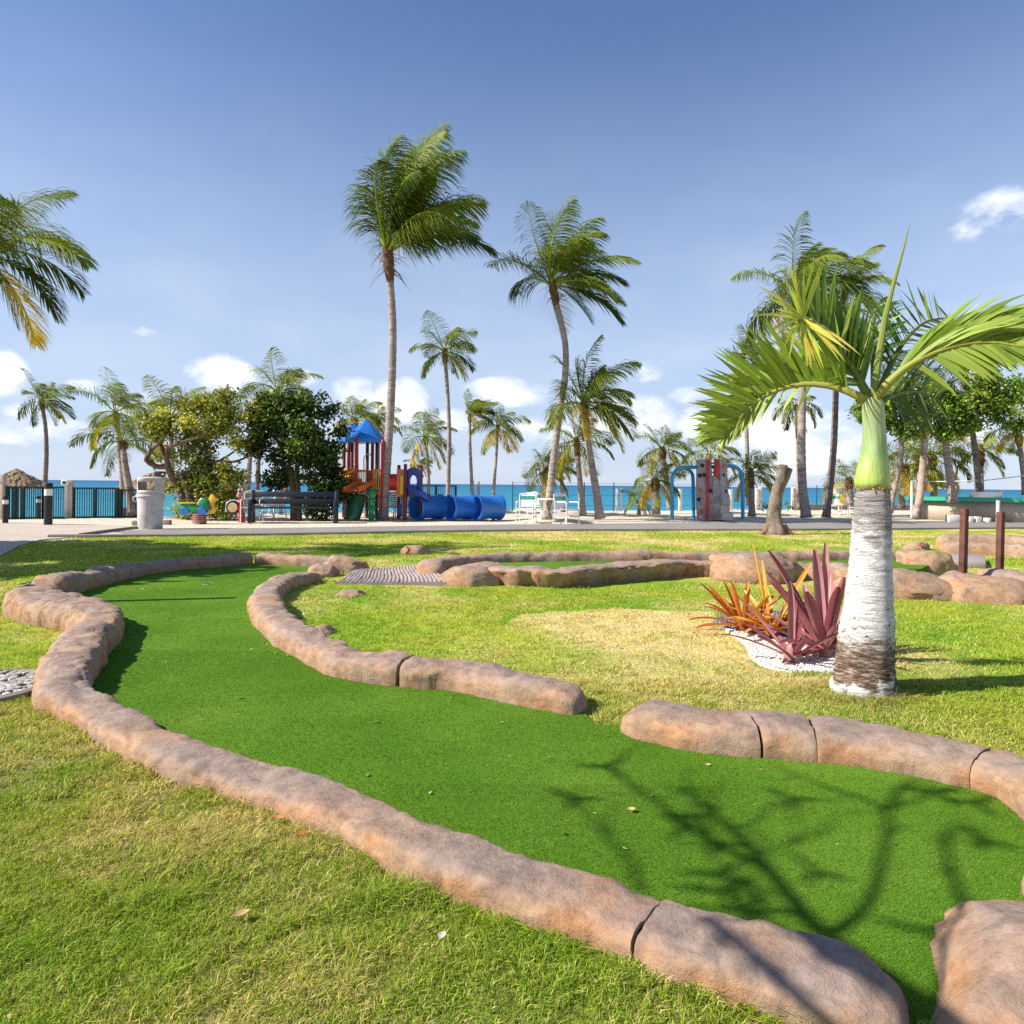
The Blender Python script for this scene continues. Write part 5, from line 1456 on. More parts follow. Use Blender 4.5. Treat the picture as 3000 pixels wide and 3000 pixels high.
# ------------------------------------------------------------------ things on the sand
def plastic(name, c, rough=.35): return pmat(name, c, rough, .10, 3, .05, 30, .5)
M_WHITE = plastic('white_paint', (.80, .77, .73))
M_TEAL = plastic('teal_strap', (.03, .30, .24))
M_BLACK = pmat('black_paint', (.012, .011, .012), .45, .3, 8, .1)
M_NAVY = pmat('navy_plank', (.011, .012, .024), .5, .25, 5, .15, 40)
M_RED = plastic('red_plastic', (.50, .025, .025)); M_DRED = plastic('maroon_post', (.17, .022, .028), .4)
M_ORG = plastic('orange_plastic', (.66, .20, .015)); M_YEL = plastic('yellow_plastic', (.70, .40, .03))
M_BLUE = plastic('blue_plastic', (.02, .15, .50), .3); M_DBLUE = plastic('dark_blue_plastic', (.018, .045, .26), .35)
M_GRN = plastic('green_plastic', (.02, .26, .09)); M_DGRN = plastic('dark_green_plastic', (.02, .12, .05))
M_GREYP = pmat('grey_plastic', (.56, .52, .51), .55, .10, 4, .1, 40, .4, dirt=(.30, .27, .26))
M_IRON = pmat('dark_green_iron', (.012, .040, .036), .5, .2)
M_PILLAR = pmat('beige_pillar', (.50, .43, .36), .85, .15, 5, .3, 40, .2)
M_PAVW = pmat('white_pillar', (.66, .61, .54), .8, .12, 5, .3, 40, .2)
M_THATCH = None
def thatch_mat():
    m, nt, b = new_mat('thatch')
    f = tnoise(nt, 3, 6, .7, stretch=(4, 4, .7))
    c = ramp(nt, f, [(.32, (.09, .055, .03)), (.5, (.34, .23, .13)), (.66, (.62, .48, .32))])
    nt.links.new(c, b.inputs['Base Color']); b.inputs['Roughness'].default_value = .95; bump(nt, b, f, 1, .08)
    return m
M_THATCH = thatch_mat()
def Pm(Y): return Y / F

# --- litter bin
Y = G(440, 1548).y
p = G(440, 1549); s = Pm(Y)
t = thing('litter_bin', p, 'tall grey plastic litter bin with a hooded lid on the path edge', 'litter bin')
r0 = 34 * s
b = MB(); b.lathe([(r0 * .93, 0), (r0 * .96, .02), (r0 * 1.0, .55), (r0 * 1.02, .76), (r0 * 1.12, .765), (r0 * 1.13, .80), (r0 * 1.06, .81), (r0 * 1.06, .835)], p, 32)
b.build('body', M_GREYP, t)
for sx in (-1, 1):
    b = MB(); q = p + Vector((sx * r0 * 1.15, -.05, .72)); b.tube([q + Vector((0, 0, .06)), q + Vector((sx * .05, -.03, .03)), q + Vector((sx * .05, -.03, -.05)), q + Vector((0, 0, -.08))], .016, 6); b.build('handle', M_GREYP, t)
b = MB()
z0, z1, z2, z3 = .835, .92, 1.12, 1.21
rr = r0 * 1.03
nn = 48
def inhole(k): 
    a = (k + .5) / nn * 360
    return 228 < a < 312 or 48 < a < 132
ring = lambda r_, z: [b.vert(p + Vector((math.cos(2 * math.pi * k / nn) * r_, math.sin(2 * math.pi * k / nn) * r_, z))) for k in range(nn)]
R1, R2, R3, R4, R5, R6 = ring(rr, z0), ring(rr, z1), ring(rr, z2), ring(rr * .99, z3), ring(rr * .9, z3 + .02), ring(rr * .02, z3 + .035)
for A_, B2, hole in ((R1, R2, 0), (R2, R3, 1), (R3, R4, 0), (R4, R5, 0), (R5, R6, 0)):
    for k in range(nn):
        if hole and inhole(k): continue
        b.face(A_[k], A_[(k + 1) % nn], B2[(k + 1) % nn], B2[k])
lid = b.build('hooded_lid', M_GREYP, t)
m_ = lid.modifiers.new('wall', 'SOLIDIFY'); m_.thickness = .02; m_.offset = -1
# little concrete blocks either side of the bin
for x, y, lab in ((398, 1538, 'small concrete block on the path left of the litter bin'), (486, 1536, 'small concrete block on the path right of the litter bin')):
    q = G(x, y); b = MB(); b.box(q + Vector((0, .05, .05)), (.2, .16, .12)); tag(b.build('concrete_block', M_KERB, base=q, bevel=.015), lab, 'block', 'concrete blocks by the bin')

# --- bollards
def bollard(label, px0, px1, ytop, ybase, Yo=None, cap=.12):
    q = G((px0 + px1) / 2, ybase) if Yo is None else D((px0 + px1) / 2, ybase, Yo)
    Yb = q.y; r_ = (px1 - px0) / 2 * Pm(Yb); h = (ybase - ytop) * Pm(Yb)
    t = thing('bollard', q, label, 'bollard', 'black bollards with white bands')
    b = MB(); b.lathe([(r_, 0), (r_, h * .70)], q, 24); b.build('post', M_BLACK, t)
    b = MB(); b.lathe([(r_ * .97, h * .70), (r_ * .97, h * .86)], q, 24); b.build('white_band', M_WHITE, t)
    b = MB(); b.lathe([(r_ * 1.03, h * .86), (r_ * 1.03, h * .97), (r_ * .9, h)], q, 24); b.build('cap', M_BLACK, t)
bollard('nearest and tallest black bollard with a white band left of the bin', 130, 152, 1415, 1538)
bollard('black bollard with a white band at the very left edge of the plaza', 8, 23, 1453, 1533)
bollard('black bollard with a white band half hidden behind the tallest one', 106, 119, 1453, 1518, 21.5)
q = G(470, 1520); b_h = (1520 - 1380) * Pm(q.y)
t = thing('lamp_post', q, 'black post with a box head standing behind the litter bin', 'lamp post')
b = MB(); b.box(q + Vector((.05, 0, b_h * .45)), (.05, .05, b_h * .9)); b.build('pole', M_BLACK, t)
b = MB(); b.box(q + Vector((-.02, 0, b_h * .94)), (.26, .22, .16)); b.build('lamp_head', M_BLACK, t, bevel=.02)

# --- iron fence at the left
def fy(px): 
    """fence line depth for a picture column"""
    lo, hi = 5, 60
    for _ in range(40):
        m_ = (lo + hi) / 2
        if m_ < edge_y((px - 1500) / F * m_) - .6: lo = m_
        else: hi = m_
    return lo
def fpt(px, z=0):
    Yf = fy(px); q = ray(px, 1450) * Yf; return Vector((q.x, Yf, z))
def iron_panel(label, x0, x1, zt, nb, posts=(0, 1), dens=1, group='dark green iron fence panels'):
    a, c_ = fpt(x0, -.1), fpt(x1, -.1)
    t = thing('iron_fence', a, label, 'fence', group)
    d = c_ - a
    b = MB()
    for k in range(1, nb):
        q = a + d * (k / nb); b.box(q + Vector((0, 0, zt / 2)), (.018, .018, zt))
    b.build('bars', M_IRON, t, smooth=False)
    for z in (zt, .12):
        b = MB(); M3 = d.to_track_quat('X', 'Z').to_matrix(); b.box((a + c_) / 2 + Vector((0, 0, z)), (d.length, .05, .05), M3); b.build('rail', M_IRON, t, smooth=False)
    for u in posts:
        b = MB(); b.box(a + d * u + Vector((0, 0, zt / 2)), (.085, .085, zt + .06)); b.build('post', M_IRON, t, smooth=False)
iron_panel('iron fence panel at the left edge under the thatched roof', 22, 130, 1.02, 17, (0, .2, .42, 1))
iron_panel('short iron fence panel between the tallest bollard and the beige pillar', 130, 192, 1.02, 9, (0,))
iron_panel('iron gate panel between the beige pillars and the leaning palm', 213, 343, 1.0, 19, (.0, .5, 1))
iron_panel('iron fence panel behind the leaning palm and the bin', 352, 470, .95, 16, (0, 1))
iron_panel('iron fence run behind the crawl tunnels with a pillar at its end', 1180, 1335, 1.16, 24, (0, .62, 1))
def pillar(label, px, w, ztop, mat, cap=True, box=None, depth=None, group='fence pillars'):
    q = fpt(px, -.1); ww = w * Pm(q.y)
    t = thing('fence_pillar', q, label, 'pillar', group)
    b = MB(); b.box(q + Vector((0, 0, ztop / 2)), (ww, ww, ztop)); b.build('shaft', mat, t, bevel=.01)
    if cap:
        b = MB(); b.box(q + Vector((0, 0, ztop + .03)), (ww * 1.25, ww * 1.25, .06)); b.build('cap', mat, t, bevel=.01)
    if box:
        b = MB(); b.box(q + Vector((0, -ww * .5 - .03, ztop - .05)), (box * Pm(q.y), .08, box * .75 * Pm(q.y))); bx = b.build('sign_box', M_WHITE, t, bevel=.01)
        b = MB(); b.box(q + Vector((0, -ww * .5 - .072, ztop - .05)), (box * .55 * Pm(q.y), .01, box * .42 * Pm(q.y))); b.build('dark_window', M_BLACK, bx)
GP = 'fence pillars'
pillar('beige pillar carrying a white box with a dark window left of the iron gate', 195, 9, 1.22, M_PAVW, False, 19)
pillar('plain beige pillar forming the post of the iron gate', 208, 11, 1.16, M_PILLAR)
pillar('beige pillar with a white box at the very left edge', 6, 16, 1.30, M_PILLAR, True, 18)
pillar('beige pillar with a dark lamp box left of the bench', 712, 10, 1.20, M_PILLAR, False, 15)
pillar('beige pillar seen between the bench back and the dark tree', 823, 9, 1.15, M_PILLAR)
pillar('cream pillar behind the second crawl tunnel', 1384, 8, 1.30, M_PAVW)
pillar('grey pillar right of the cream one behind the crawl tunnels', 1402, 7, 1.34, M_PILLAR, False)
for px, w, z, lab in ((1807, 6, 1.10, 'left white gate post on the beach edge'), (1820, 5, 1.12, 'right white gate post on the beach edge'), (1993, 9, 1.12, 'white pillar between the two posts of the left blue arch'), (2140, 10, 1.12, 'white pillar just right of the climbing wall'),
                      (2217, 8, 1.20, 'left one of two white pillars right of the blue arch'), (2227, 8, 1.24, 'right one of two white pillars with a lamp on top'), (2322, 7, 1.25, 'left white pillar by the rumpled-crown palm'), (2331, 8, 1.25, 'right white pillar by the rumpled-crown palm'), (2447, 9, 1.22, 'white pillar behind the dark palm trunk left of the bottle palm')):
    pillar(lab, px, w, z, M_PAVW, False)
# wire fence posts along the beach edge
t = thing('wire_fence', fpt(1450), 'thin green wire fence with slim posts along the beach edge', 'fence')
cols_ = [1502, 1594, 1712, 1798, 1880, 2060, 2290, 2393, 2560]
for px in cols_:
    q = fpt(px, -.15); b = MB(); b.tube([q, q + Vector((0, 0, 1.42))], .022, 6); b.build('post', M_IRON, t)
b = MB()
for i in range(len(cols_) - 1):
    for z in (1.22, .7, .25):
        b.tube([fpt(cols_[i], z), fpt(cols_[i + 1], z)], .006, 4, False)
b.build('wire', M_IRON, t)
# low wall on the right
b = MB(); pts = [fpt(x, 0) for x in (2335, 2440, 2560, 2680, 2790, 2950)]; pv = None
for p in pts:
    q = [b.vert(p + Vector((0, dy, z))) for dy, z in ((-.1, -.2), (-.1, .27), (.1, .27), (.1, -.2))]
    if pv:
        for k in range(3): b.face(pv[k], q[k], q[k + 1], pv[k + 1])
    pv = q
tag(b.build('low_wall', pmat('old_wall', (.26, .215, .18), .9, .25, 4, .5, 30), base=pts[0], smooth=False), 'low grey wall along the beach on the right', 'wall')

# --- thatched sunshades on the beach below
def sunshade(label, apex, eave_l, eave_r, Yd, seed):
    top = D(apex[0], apex[1], Yd); l, r_ = D(*eave_l, Yd), D(*eave_r, Yd); R_ = (r_ - l).length / 2; cx = (l + r_) / 2
    h = top.z - cx.z; rnd = random.Random(seed)
    t = thing('thatched_sunshade', (cx.x, Yd, -1.6), label, 'sunshade', 'thatched sunshades on the beach')
    b = MB(); c0 = Vector((cx.x, Yd, cx.z))
    b.lathe([(R_, -.05), (R_ * .97, .06), (R_ * .66, h * .36), (R_ * .33, h * .68), (.03, h)], c0, 28)
    for k in range(180):
        a = rnd.random() * 6.28; u = rnd.random() ** .7; o = Vector((math.cos(a), math.sin(a), 0))
        p = c0 + o * R_ * u + Vector((0, 0, h * (1 - u) * .98 + .04)); d = (o * R_ + Vector((0, 0, -h))).normalized()
        b.ribbon([p, p + d * .22 + Vector((0, 0, .03)), p + d * .42 + Vector((0, 0, -.04))], [o.cross(UP)] * 3, [.10, .09, .02])
    b.build('thatch_roof', M_THATCH, t, angle=60)
    b = MB(); b.tube([Vector((cx.x, Yd, -1.9)), c0 + Vector((0, 0, h * .5))], .07, 8); b.build('pole', M_TREE, t)
sunshade('thatched sunshade with a pale straw cone at the left edge', (50, 1374), (-40, 1428), (135, 1427), 27, 1)
sunshade('thatched sunshade showing on both sides of the litter bin', (455, 1384), (350, 1434), (548, 1432), 30, 2)

# --- bench
def bench():
    p = G(862, 1531); t = thing('bench', p, 'dark navy slatted park bench on the sand beside the path', 'bench')
    Rz = Matrix.Rotation(rad(10), 3, 'Z'); L = 2.36
    W = lambda x, y, z: p + Rz @ Vector((x, y, z))
    for x in (-L / 2 + .03, L / 2 - .03):
        b = MB()
        out = [(-.34, 0), (-.34, .40), (-.31, .62), (-.22, .66), (.0, .64), (.06, .66), (.13, .90), (.22, .92), (.27, .88), (.22, .40), (.30, 0), (.16, 0), (.12, .22), (0, .33), (-.14, .22), (-.18, 0)]
        b.plate([W(x - .05, y, z) for y, z in out], (0, 0, 0), Rz @ Vector((.10, 0, 0)))
        b.build('end_frame', M_NAVY, t, bevel=.012)
    for k, (y, z, hh, tilt) in enumerate(((.16, .80, .15, -.25), (.11, .60, .15, -.25))):
        b = MB(); b.box(W(0, y - .03, z), (L - .1, .045, hh), Rz @ Matrix.Rotation(tilt, 3, 'X')); b.build('back_slat', M_NAVY, t, bevel=.008)
    for k in range(3):
        b = MB(); b.box(W(0, -.27 + k * .15, .43), (L - .1, .13, .05), Rz); b.build('seat_slat', M_NAVY, t, bevel=.008)
bench()

# --- white strap chairs and tables
def make_chair():
    t = thing('strap_chair', (0, 0, 0), 'x', 'chair', 'white strap chairs with teal stripes')
    r_ = .016
    for sx in (-.25, .25):
        b = MB(); b.tube([(sx, -.26, 0), (sx, -.24, .42), (sx, -.24, .62), (sx * 1.02, -.18, .65), (sx, .16, .64)], r_, 6); b.build('front_leg', M_WHITE, t)
        b = MB(); b.tube([(sx, .32, 0), (sx, .22, .42), (sx, .30, .86)], r_, 6); b.build('rear_leg', M_WHITE, t)
    b = MB(); b.tube([(-.25, .30, .86), (0, .31, .90), (.25, .30, .86)], r_, 6); b.tube([(-.25, -.24, .42), (.25, -.24, .42)], r_, 6); b.tube([(-.25, .22, .42), (.25, .22, .42)], r_, 6); b.tube([(-.25, -.25, .2), (-.25, .27, .2)], r_, 6); b.tube([(.25, -.25, .2), (.25, .27, .2)], r_, 6)
    b.build('frame', M_WHITE, t)
    b = MB()
    for k in range(7): b.box((0, -.21 + k * .07, .435), (.50, .052, .008))
    b.build('seat_straps', M_WHITE, t, smooth=False)
    b = MB(); b2 = MB()
    for k in range(7):
        z = .50 + k * .055; q = b2 if k in (4, 5) else b
        q.box((0, .235 + (z - .42) * .18, z), (.50, .01, .046))
    b.build('back_straps', M_WHITE, t, smooth=False); b2.build('teal_straps', M_TEAL, t, smooth=False)
    return t
chair0 = make_chair(); first = [True]
def chair(px, py, rz, label):
    o = chair0 if first[0] else copy_tree(chair0)
    first[0] = False
    o.location = G(px, py); o.rotation_euler = (0, 0, rad(rz)); o['label'] = label
def table(px, py, R_, h, label, leg='pedestal'):
    p = G(px, py); t = thing('patio_table', p, label, 'table', 'white patio tables')
    b = MB(); b.lathe([(R_, h - .03), (R_, h), (R_ * .98, h + .008)], p, 28); b.build('table_top', M_WHITE, t)
    for k in range(4):
        a = k * math.pi / 2 + .6; o = Vector((math.cos(a), math.sin(a), 0)); b = MB()
        b.tube([p + o * R_ * .75 + Vector((0, 0, 0)), p + o * R_ * .35 + Vector((0, 0, h * .45)), p + o * R_ * .55 + Vector((0, 0, h - .03))], .018, 6); b.build('leg', M_WHITE, t)
    b = MB(); b.lathe([(R_ * .36, h * .42), (R_ * .36, h * .46)], p, 16); b.build('brace_ring', M_WHITE, t)
chair(1541, 1533, -12, 'white strap chair with a teal band left of the round white table')
chair(1660, 1535, 40, 'white strap chair with a teal band right of the round white table, turned sideways')
chair(1576, 1520, 150, 'white strap chair on the far side of the round white table')
table(1602, 1530, .56, .72, 'round white table around the foot of the bowing palm')
chair(738, 1530, 10, 'white strap chair with a teal band at the left end of the bench')
chair(800, 1520, -20, 'white strap chair seen through the bench back')
table(655, 1515, .60, .72, 'white table with splayed legs behind the spring riders')
table(795, 1508, .55, .72, 'white table seen through the bench legs')
chair(702, 1508, 170, 'white strap chair behind the red spring rider')
chair(2462, 1508, 10, 'far white strap chair left of the bottle palm trunk')
chair(2440, 1512, -40, 'far white strap chair beside the dark palm trunk')
table(2500, 1508, .6, .70, 'far white table partly hidden by the bottle palm trunk')

# --- loungers behind the playground
M_LNG = M_WHITE
def make_lounger():
    t = thing('beach_lounger', (0, 0, 0), 'x', 'lounger', 'white loungers behind the playground')
    b = MB()
    for k in range(14): b.box((0, -.6 + k * .09, .34), (.6, .06, .015))
    for k in range(8): b.box((0, .66 + k * .05, .38 + k * .075), (.6, .05, .05))
    b.build('slats', M_WHITE, t, smooth=False)
    b = MB()
    for sx in (-.3, .3): b.tube([(sx, -.66, .33), (sx, .62, .33), (sx, 1.04, .95)], .02, 6)
    b.build('frame', M_WHITE, t)
    for sx in (-.28, .28):
        for y in (-.5, .5):
            b = MB(); b.tube([(sx, y, 0), (sx, y, .33)], .02, 6); b.build('leg', M_WHITE, t)
    return t
lo0 = make_lounger(); fl = True
for k, px in enumerate((1062, 1088, 1140, 1162, 1186, 1210)):
    o = lo0 if fl else copy_tree(lo0); fl = False
    o.location = G(px, 1513 + (k % 2)); o.rotation_euler = (0, 0, rad(180 + (-8 + 5 * (k % 3))))
    o['label'] = ['white lounger seen between the red playground posts, left one', 'white lounger directly left of the tallest palm trunk', 'white lounger directly right of the tallest palm trunk', 'white lounger in front of the maroon tower posts', 'white lounger between the two maroon posts of the small tower', 'white lounger beside the open mouth of the first crawl tunnel'][k]

# --- spring riders
def spring(b, p, R_, h, turns, wire):
    n = turns * 14
    b.tube([p + Vector((math.cos(k / 14 * 6.283) * R_, math.sin(k / 14 * 6.283) * R_, h * k / n)) for k in range(n + 1)], wire, 6)
p = G(583, 1534); t = thing('spring_rider', p, 'green and yellow horse-headed wagon rider on a rusty spring', 'spring rider', 'playground spring riders')
b = MB(); spring(b, p + Vector((.01, 0, 0)), .165, .26, 5, .024); b.build('spring', pmat('rusty_spring', (.36, .16, .12), .7, .3), t)
b = MB(); q = p + Vector((0, 0, .27)); b.lathe([(.10, -.03), (.13, 0), (.13, .03)], q, 16); b.build('mount', pmat('mount_brown', (.14, .06, .05), .6), t)
b = MB()
out = [(-.52, .40), (-.50, .52), (-.20, .53), (-.02, .50), (.06, .60), (.10, .70), (.22, .70), (.27, .60), (.27, .40), (.20, .30), (-.42, .30)]
b.plate([p + Vector((x, -.12, z)) for x, z in out], (0, 0, 0), (0, .24, 0)); b.build('body', M_GRN, t, bevel=.015)
b = MB(); b.box(p + Vector((-.26, 0, .555)), (.44, .30, .035)); b.build('seat', M_YEL, t, bevel=.01)
for x in (-.33, .13):
    b = MB(); b.lathe([(.001, -.15), (.10, -.15), (.11, -.14), (.11, .14), (.10, .15), (.001, .15)], p + Vector((x, 0, .34)), 20, Matrix.Rotation(rad(90), 3, 'X')); b.build('wheel', M_BLUE, t)
b = MB()
out = [(.25, .30), (.30, .26), (.40, .28), (.47, .36), (.46, .45), (.40, .52), (.42, .60), (.52, .64), (.53, .68), (.46, .72), (.40, .80), (.34, .79), (.28, .68), (.30, .58), (.36, .48), (.38, .42), (.33, .37), (.27, .38)]
b.plate([p + Vector((x - .01, -.06, z)) for x, z in out], (0, 0, 0), (0, .12, 0)); b.build('horse_head', M_YEL, t, bevel=.015)
b = MB(); b.tube([p + Vector((.02, -.16, .52)), p + Vector((.08, -.16, .64)), p + Vector((.14, -.15, .69))], .012, 6); b.build('handle', M_WHITE, t)
p = G(708, 1530); t = thing('spring_rider', p, 'red and white motorcycle-shaped rider on a red post beside the bench', 'spring rider', 'playground spring riders')
b = MB(); b.lathe([(.09, 0), (.075, .26)], p, 14); b.build('post', M_RED, t)
b = MB(); b.lathe([(.001, -.05), (.19, -.05), (.20, 0), (.19, .05), (.001, .05)], p + Vector((-.24, 0, .42)), 22, Matrix.Rotation(rad(90), 3, 'X')); w_ = b.build('wheel', M_BLACK, t)
b = MB(); b.lathe([(.001, -.06), (.14, -.06), (.14, .06), (.001, .06)], p + Vector((-.24, 0, .42)), 18, Matrix.Rotation(rad(90), 3, 'X')); b.build('hub', pmat('hub_tan', (.62, .42, .20), .5), w_)
b = MB(); out = [(-.5, .30), (-.46, .56), (-.30, .64), (-.1, .60), (.02, .66), (.12, .40), (.08, .26), (-.2, .24)]
b.plate([p + Vector((x, .03, z)) for x, z in out], (0, 0, 0), (0, .10, 0)); b.build('body', pmat('pale_blue_panel', (.55, .57, .62), .5), t, bevel=.012)
b = MB(); b.tube([p + Vector((-.02, -.03, .30)), p + Vector((.0, -.04, .58)), p + Vector((-.05, -.04, .72))], [.06, .05, .04], 8); b.build('fork', M_RED, t)
b = MB(); b.lathe([(.001, -.08), (.06, -.06), (.08, 0), (.06, .07), (.001, .08)], p + Vector((-.05, -.04, .77)), 14); b.build('headlamp', pmat('lamp_pink', (.60, .22, .20), .4), t)

# --- crawl tunnels
for k, (x0, x1, tl, lab) in enumerate(((1212, 1296, 26, 'first blue crawl tunnel with its open mouth facing left'), (1314, 1380, 17, 'middle blue crawl tunnel between its two neighbours'), (1392, 1466, 14, 'last blue crawl tunnel on the right of the row'))):
    Yt = 21.4; m0, m1 = D(x0, 1484, Yt), D(x1, 1484, Yt + .25)
    m0.z = m1.z = .415
    ax = (m1 - m0); ax = Quaternion(UP, rad(tl if k == 0 else tl)) @ ax
    c_ = (m0 + m1) / 2; hl = ax.length / 2; ax.normalize()
    M3 = ax.to_track_quat('Z', 'X').to_matrix()
    t = thing('crawl_tunnel', (c_.x, c_.y, 0), lab, 'play tunnel', 'blue crawl tunnels')
    b = MB(); b.lathe([(.34, -hl), (.40, -hl - .03), (.41, -hl), (.395, -hl + .06), (.36, -hl + .16), (.355, 0), (.36, hl - .16), (.395, hl - .06), (.41, hl), (.40, hl + .03), (.34, hl), (.335, 0), (.34, -hl)], c_, 40, M3, cap=False)
    b.build('tube', M_BLUE, t, angle=50)
    b = MB()
    for s_ in (-.5, .5): b.box(c_ + ax * hl * s_ + Vector((0, 0, -.39)), (.12, .3, .10))
    b.build('cradle', M_DBLUE, t)

# --- playground tower
Yp = 21.6; sp_ = F / Yp
def PZ(py, px=1080): return D(px, py, Yp).z
def PX(px): return D(px, 1450, Yp).x
t = thing('playground_tower', (PX(1060), Yp, 0), 'playground tower with blue roofs, red posts and orange panels behind the tallest palm', 'play structure')
def post(px, ptop, dy=0, mat=None):
    b = MB(); x = PX(px) * (Yp + dy) / Yp; zt = D(px, ptop, Yp + dy).z; q = Vector((x, Yp + dy, 0))
    b.lathe([(.055, 0), (.055, zt - .03), (.04, zt)], q, 14); b.build('post', mat or M_DRED, t)
for px, pt, dy in ((1007, 1293, 1.1), (1020, 1293, .5), (1030, 1289, .9), (1044, 1284, -.5), (1075, 1293, .75), (1090, 1291, 1.3), (1103, 1288, .4), (1120, 1289, -.3)): post(px, pt, dy, M_RED if px in (1044, 1120) else None)
for px, pt, dy in ((1168, 1362, .4), (1187, 1359, -.4), (1233, 1361, -.1)): post(px, pt, dy)
def roof(pxa, pya, pxl, pxr, pye, dy, seed):
    Yr = Yp + dy; a = D(pxa, pya, Yr); l, r_ = D(pxl, pye, Yr), D(pxr, pye, Yr); R_ = (r_ - l).length / 2; c_ = (l + r_) / 2; h = a.z - c_.z
    b = MB(); n = 6; steps = 7; M0 = 24; rings = []
    for i in range(steps):
        for u, k in ((i / steps, 1.0), ((i + .92) / steps, 1.0), ((i + .96) / steps, .985)):
            row = []
            for m_ in range(M0):
                an = 2 * math.pi * m_ / M0 + .26
                seg = (m_ % 4) / 4; hexr = math.cos(math.pi / n) / math.cos(((an - .26) % (2 * math.pi / n)) - math.pi / n)
                bulge = 1 + (.05 if m_ % 4 == 0 else 0)
                rr_ = R_ * (1 - u * .93) * (.55 + .45 * hexr) * bulge * k * (1 + .10 * math.sin(math.pi * u))
                row.append(b.vert(c_ + Vector((math.cos(an) * rr_, math.sin(an) * rr_, h * u))))
            rings.append(row)
    for i in range(len(rings) - 1):
        for m_ in range(M0): b.face(rings[i][m_], rings[i][(m_ + 1) % M0], rings[i + 1][(m_ + 1) % M0], rings[i + 1][m_])
    b.face(*rings[-1])
    lip = [b.vert(Vector(b.v[i]) + Vector((0, 0, -.10))) for i in rings[0]]
    for m_ in range(M0): b.face(rings[0][(m_ + 1) % M0], rings[0][m_], lip[m_], lip[(m_ + 1) % M0])
    b.face(*lip[::-1])
    b.build('roof', M_BLUE, t, angle=30)
roof(1074, 1230, 1018, 1128, 1288, .1, 1)
roof(1049, 1239, 990, 1080, 1289, 1.0, 2)
def pbox(name, x0, x1, y0, y1, dy, th, mat, bev=.02, rot=0):
    Yq = Yp + dy; a, c_ = D(x0, y1, Yq), D(x1, y0, Yq)
    b = MB(); b.box((a + c_) / 2, (c_.x - a.x, th, c_.z - a.z), Matrix.Rotation(rot, 3, 'Z')); return b.build(name, mat, t, bevel=bev)
pbox('deck', 1008, 1122, 1436, 1444, .4, 1.5, M_DRED)
def barred(x0, x1, y0, y1, dy, n, m_=M_ORG, m2=M_YEL):
    o = pbox('rail_panel', x0, x1, y0, y0 + 7, dy, .06, m_, .01)
    Yq = Yp + dy; b = MB()
    for k in range(n):
        x = x0 + (x1 - x0) * (k + .5) / n; a, c_ = D(x, y1, Yq), D(x, y0 + 6, Yq); b.box((a + c_) / 2, ((x1 - x0) / n * .5 / sp_, .05, c_.z - a.z))
    b.build('bars', m2, o, bevel=.008)
    b = MB(); a, c_ = D(x0, y1 + 4, Yq), D(x1, y1 - 6, Yq); b.box((a + c_) / 2, (c_.x - a.x, .06, c_.z - a.z)); b.build('lower_rail', m_, o, bevel=.01)
barred(1046, 1074, 1376, 1440, -.5, 5)
barred(1092, 1119, 1374, 1446, -.3, 4)
pbox('wall_panel', 1008, 1043, 1376, 1440, .2, .08, M_ORG)
pbox('wall_panel', 1075, 1102, 1378, 1440, 1.1, .08, M_ORG)
# orange chute leading to the viewer
b = MB(); pv = None
for k in range(13):
    u = k / 12; px = 1088 - 4 * u - 26 * u * u; Yq = Yp - .45 - 1.0 * u; z = PZ(1418) - (PZ(1418) - .84) * u ** 1.3
    x = PX(px); q = [b.vert((x + dx, Yq, z + dz)) for dx, dz in ((-.24, .17), (-.22, .02), (.22, .02), (.24, .17), (.20, .17), (.18, .06), (-.18, .06), (-.20, .17))]
    if pv:
        for m_ in range(8): b.face(pv[m_], pv[(m_ + 1) % 8], q[(m_ + 1) % 8], q[m_])
    pv = q
b.build('slide', plastic('slide_orange', (.60, .13, .015)), t)
# hoop handle
b = MB(); b.tube([D(1066, 1375, Yp - .6), D(1066, 1342, Yp - .6), D(1072, 1332, Yp - .6), D(1084, 1330, Yp - .6), D(1088, 1340, Yp - .6)], .018, 6); b.build('handrail', M_YEL, t)
# bridge to the left with yellow and red rails
for y0, m_ in ((1376, M_ORG), (1396, M_YEL)):
    b = MB(); b.tube([D(936, y0 + 6, Yp + .3), D(975, y0 + 2, Yp + .2), D(1043, y0, Yp)], .05, 8); b.build('bridge_rail', m_, t)
b = MB()
for k in range(9): 
    x = 946 + k * 11; q = D(x, 1387, Yp + .2); b.lathe([(.001, -.13), (.05, -.12), (.05, .12), (.001, .13)], q, 10)
b.build('bridge_bars', M_RED, t)
b = MB(); b.box((D(940, 1404, Yp) + D(1040, 1400, Yp)) / 2 + Vector((0, .4, 0)), (1.05, .8, .06)); b.build('bridge_deck', M_ORG, t, bevel=.01)
for a, c_ in (((990, 1400), (1043, 1374)), ((998, 1462), (1045, 1436))):
    b = MB(); b.tube([D(*a, Yp - .8), D(*c_, Yp - .5)], .035, 8); b.build('diagonal_rail', M_YEL, t)
# green climbing shell
b = MB(); pv = None
for k in range(10):
    u = k / 9; y = 1448 + 74 * u
    x1 = 1068 - 18 * u ** 1.6; x0 = 1014 - 4 * u
    q = []
    for m_ in range(7):
        v = m_ / 6; pxx = x0 + (x1 - x0) * v; q.append(b.vert(D(pxx, y, Yp - .55 - .25 * math.sin(math.pi * v) - .3 * u)))
    if pv:
        for m_ in range(6): b.face(pv[m_], pv[m_ + 1], q[m_ + 1], q[m_])
    pv = q
o = b.build('climbing_shell', M_DGRN, t); o.modifiers.new('wall', 'SOLIDIFY').thickness = .05
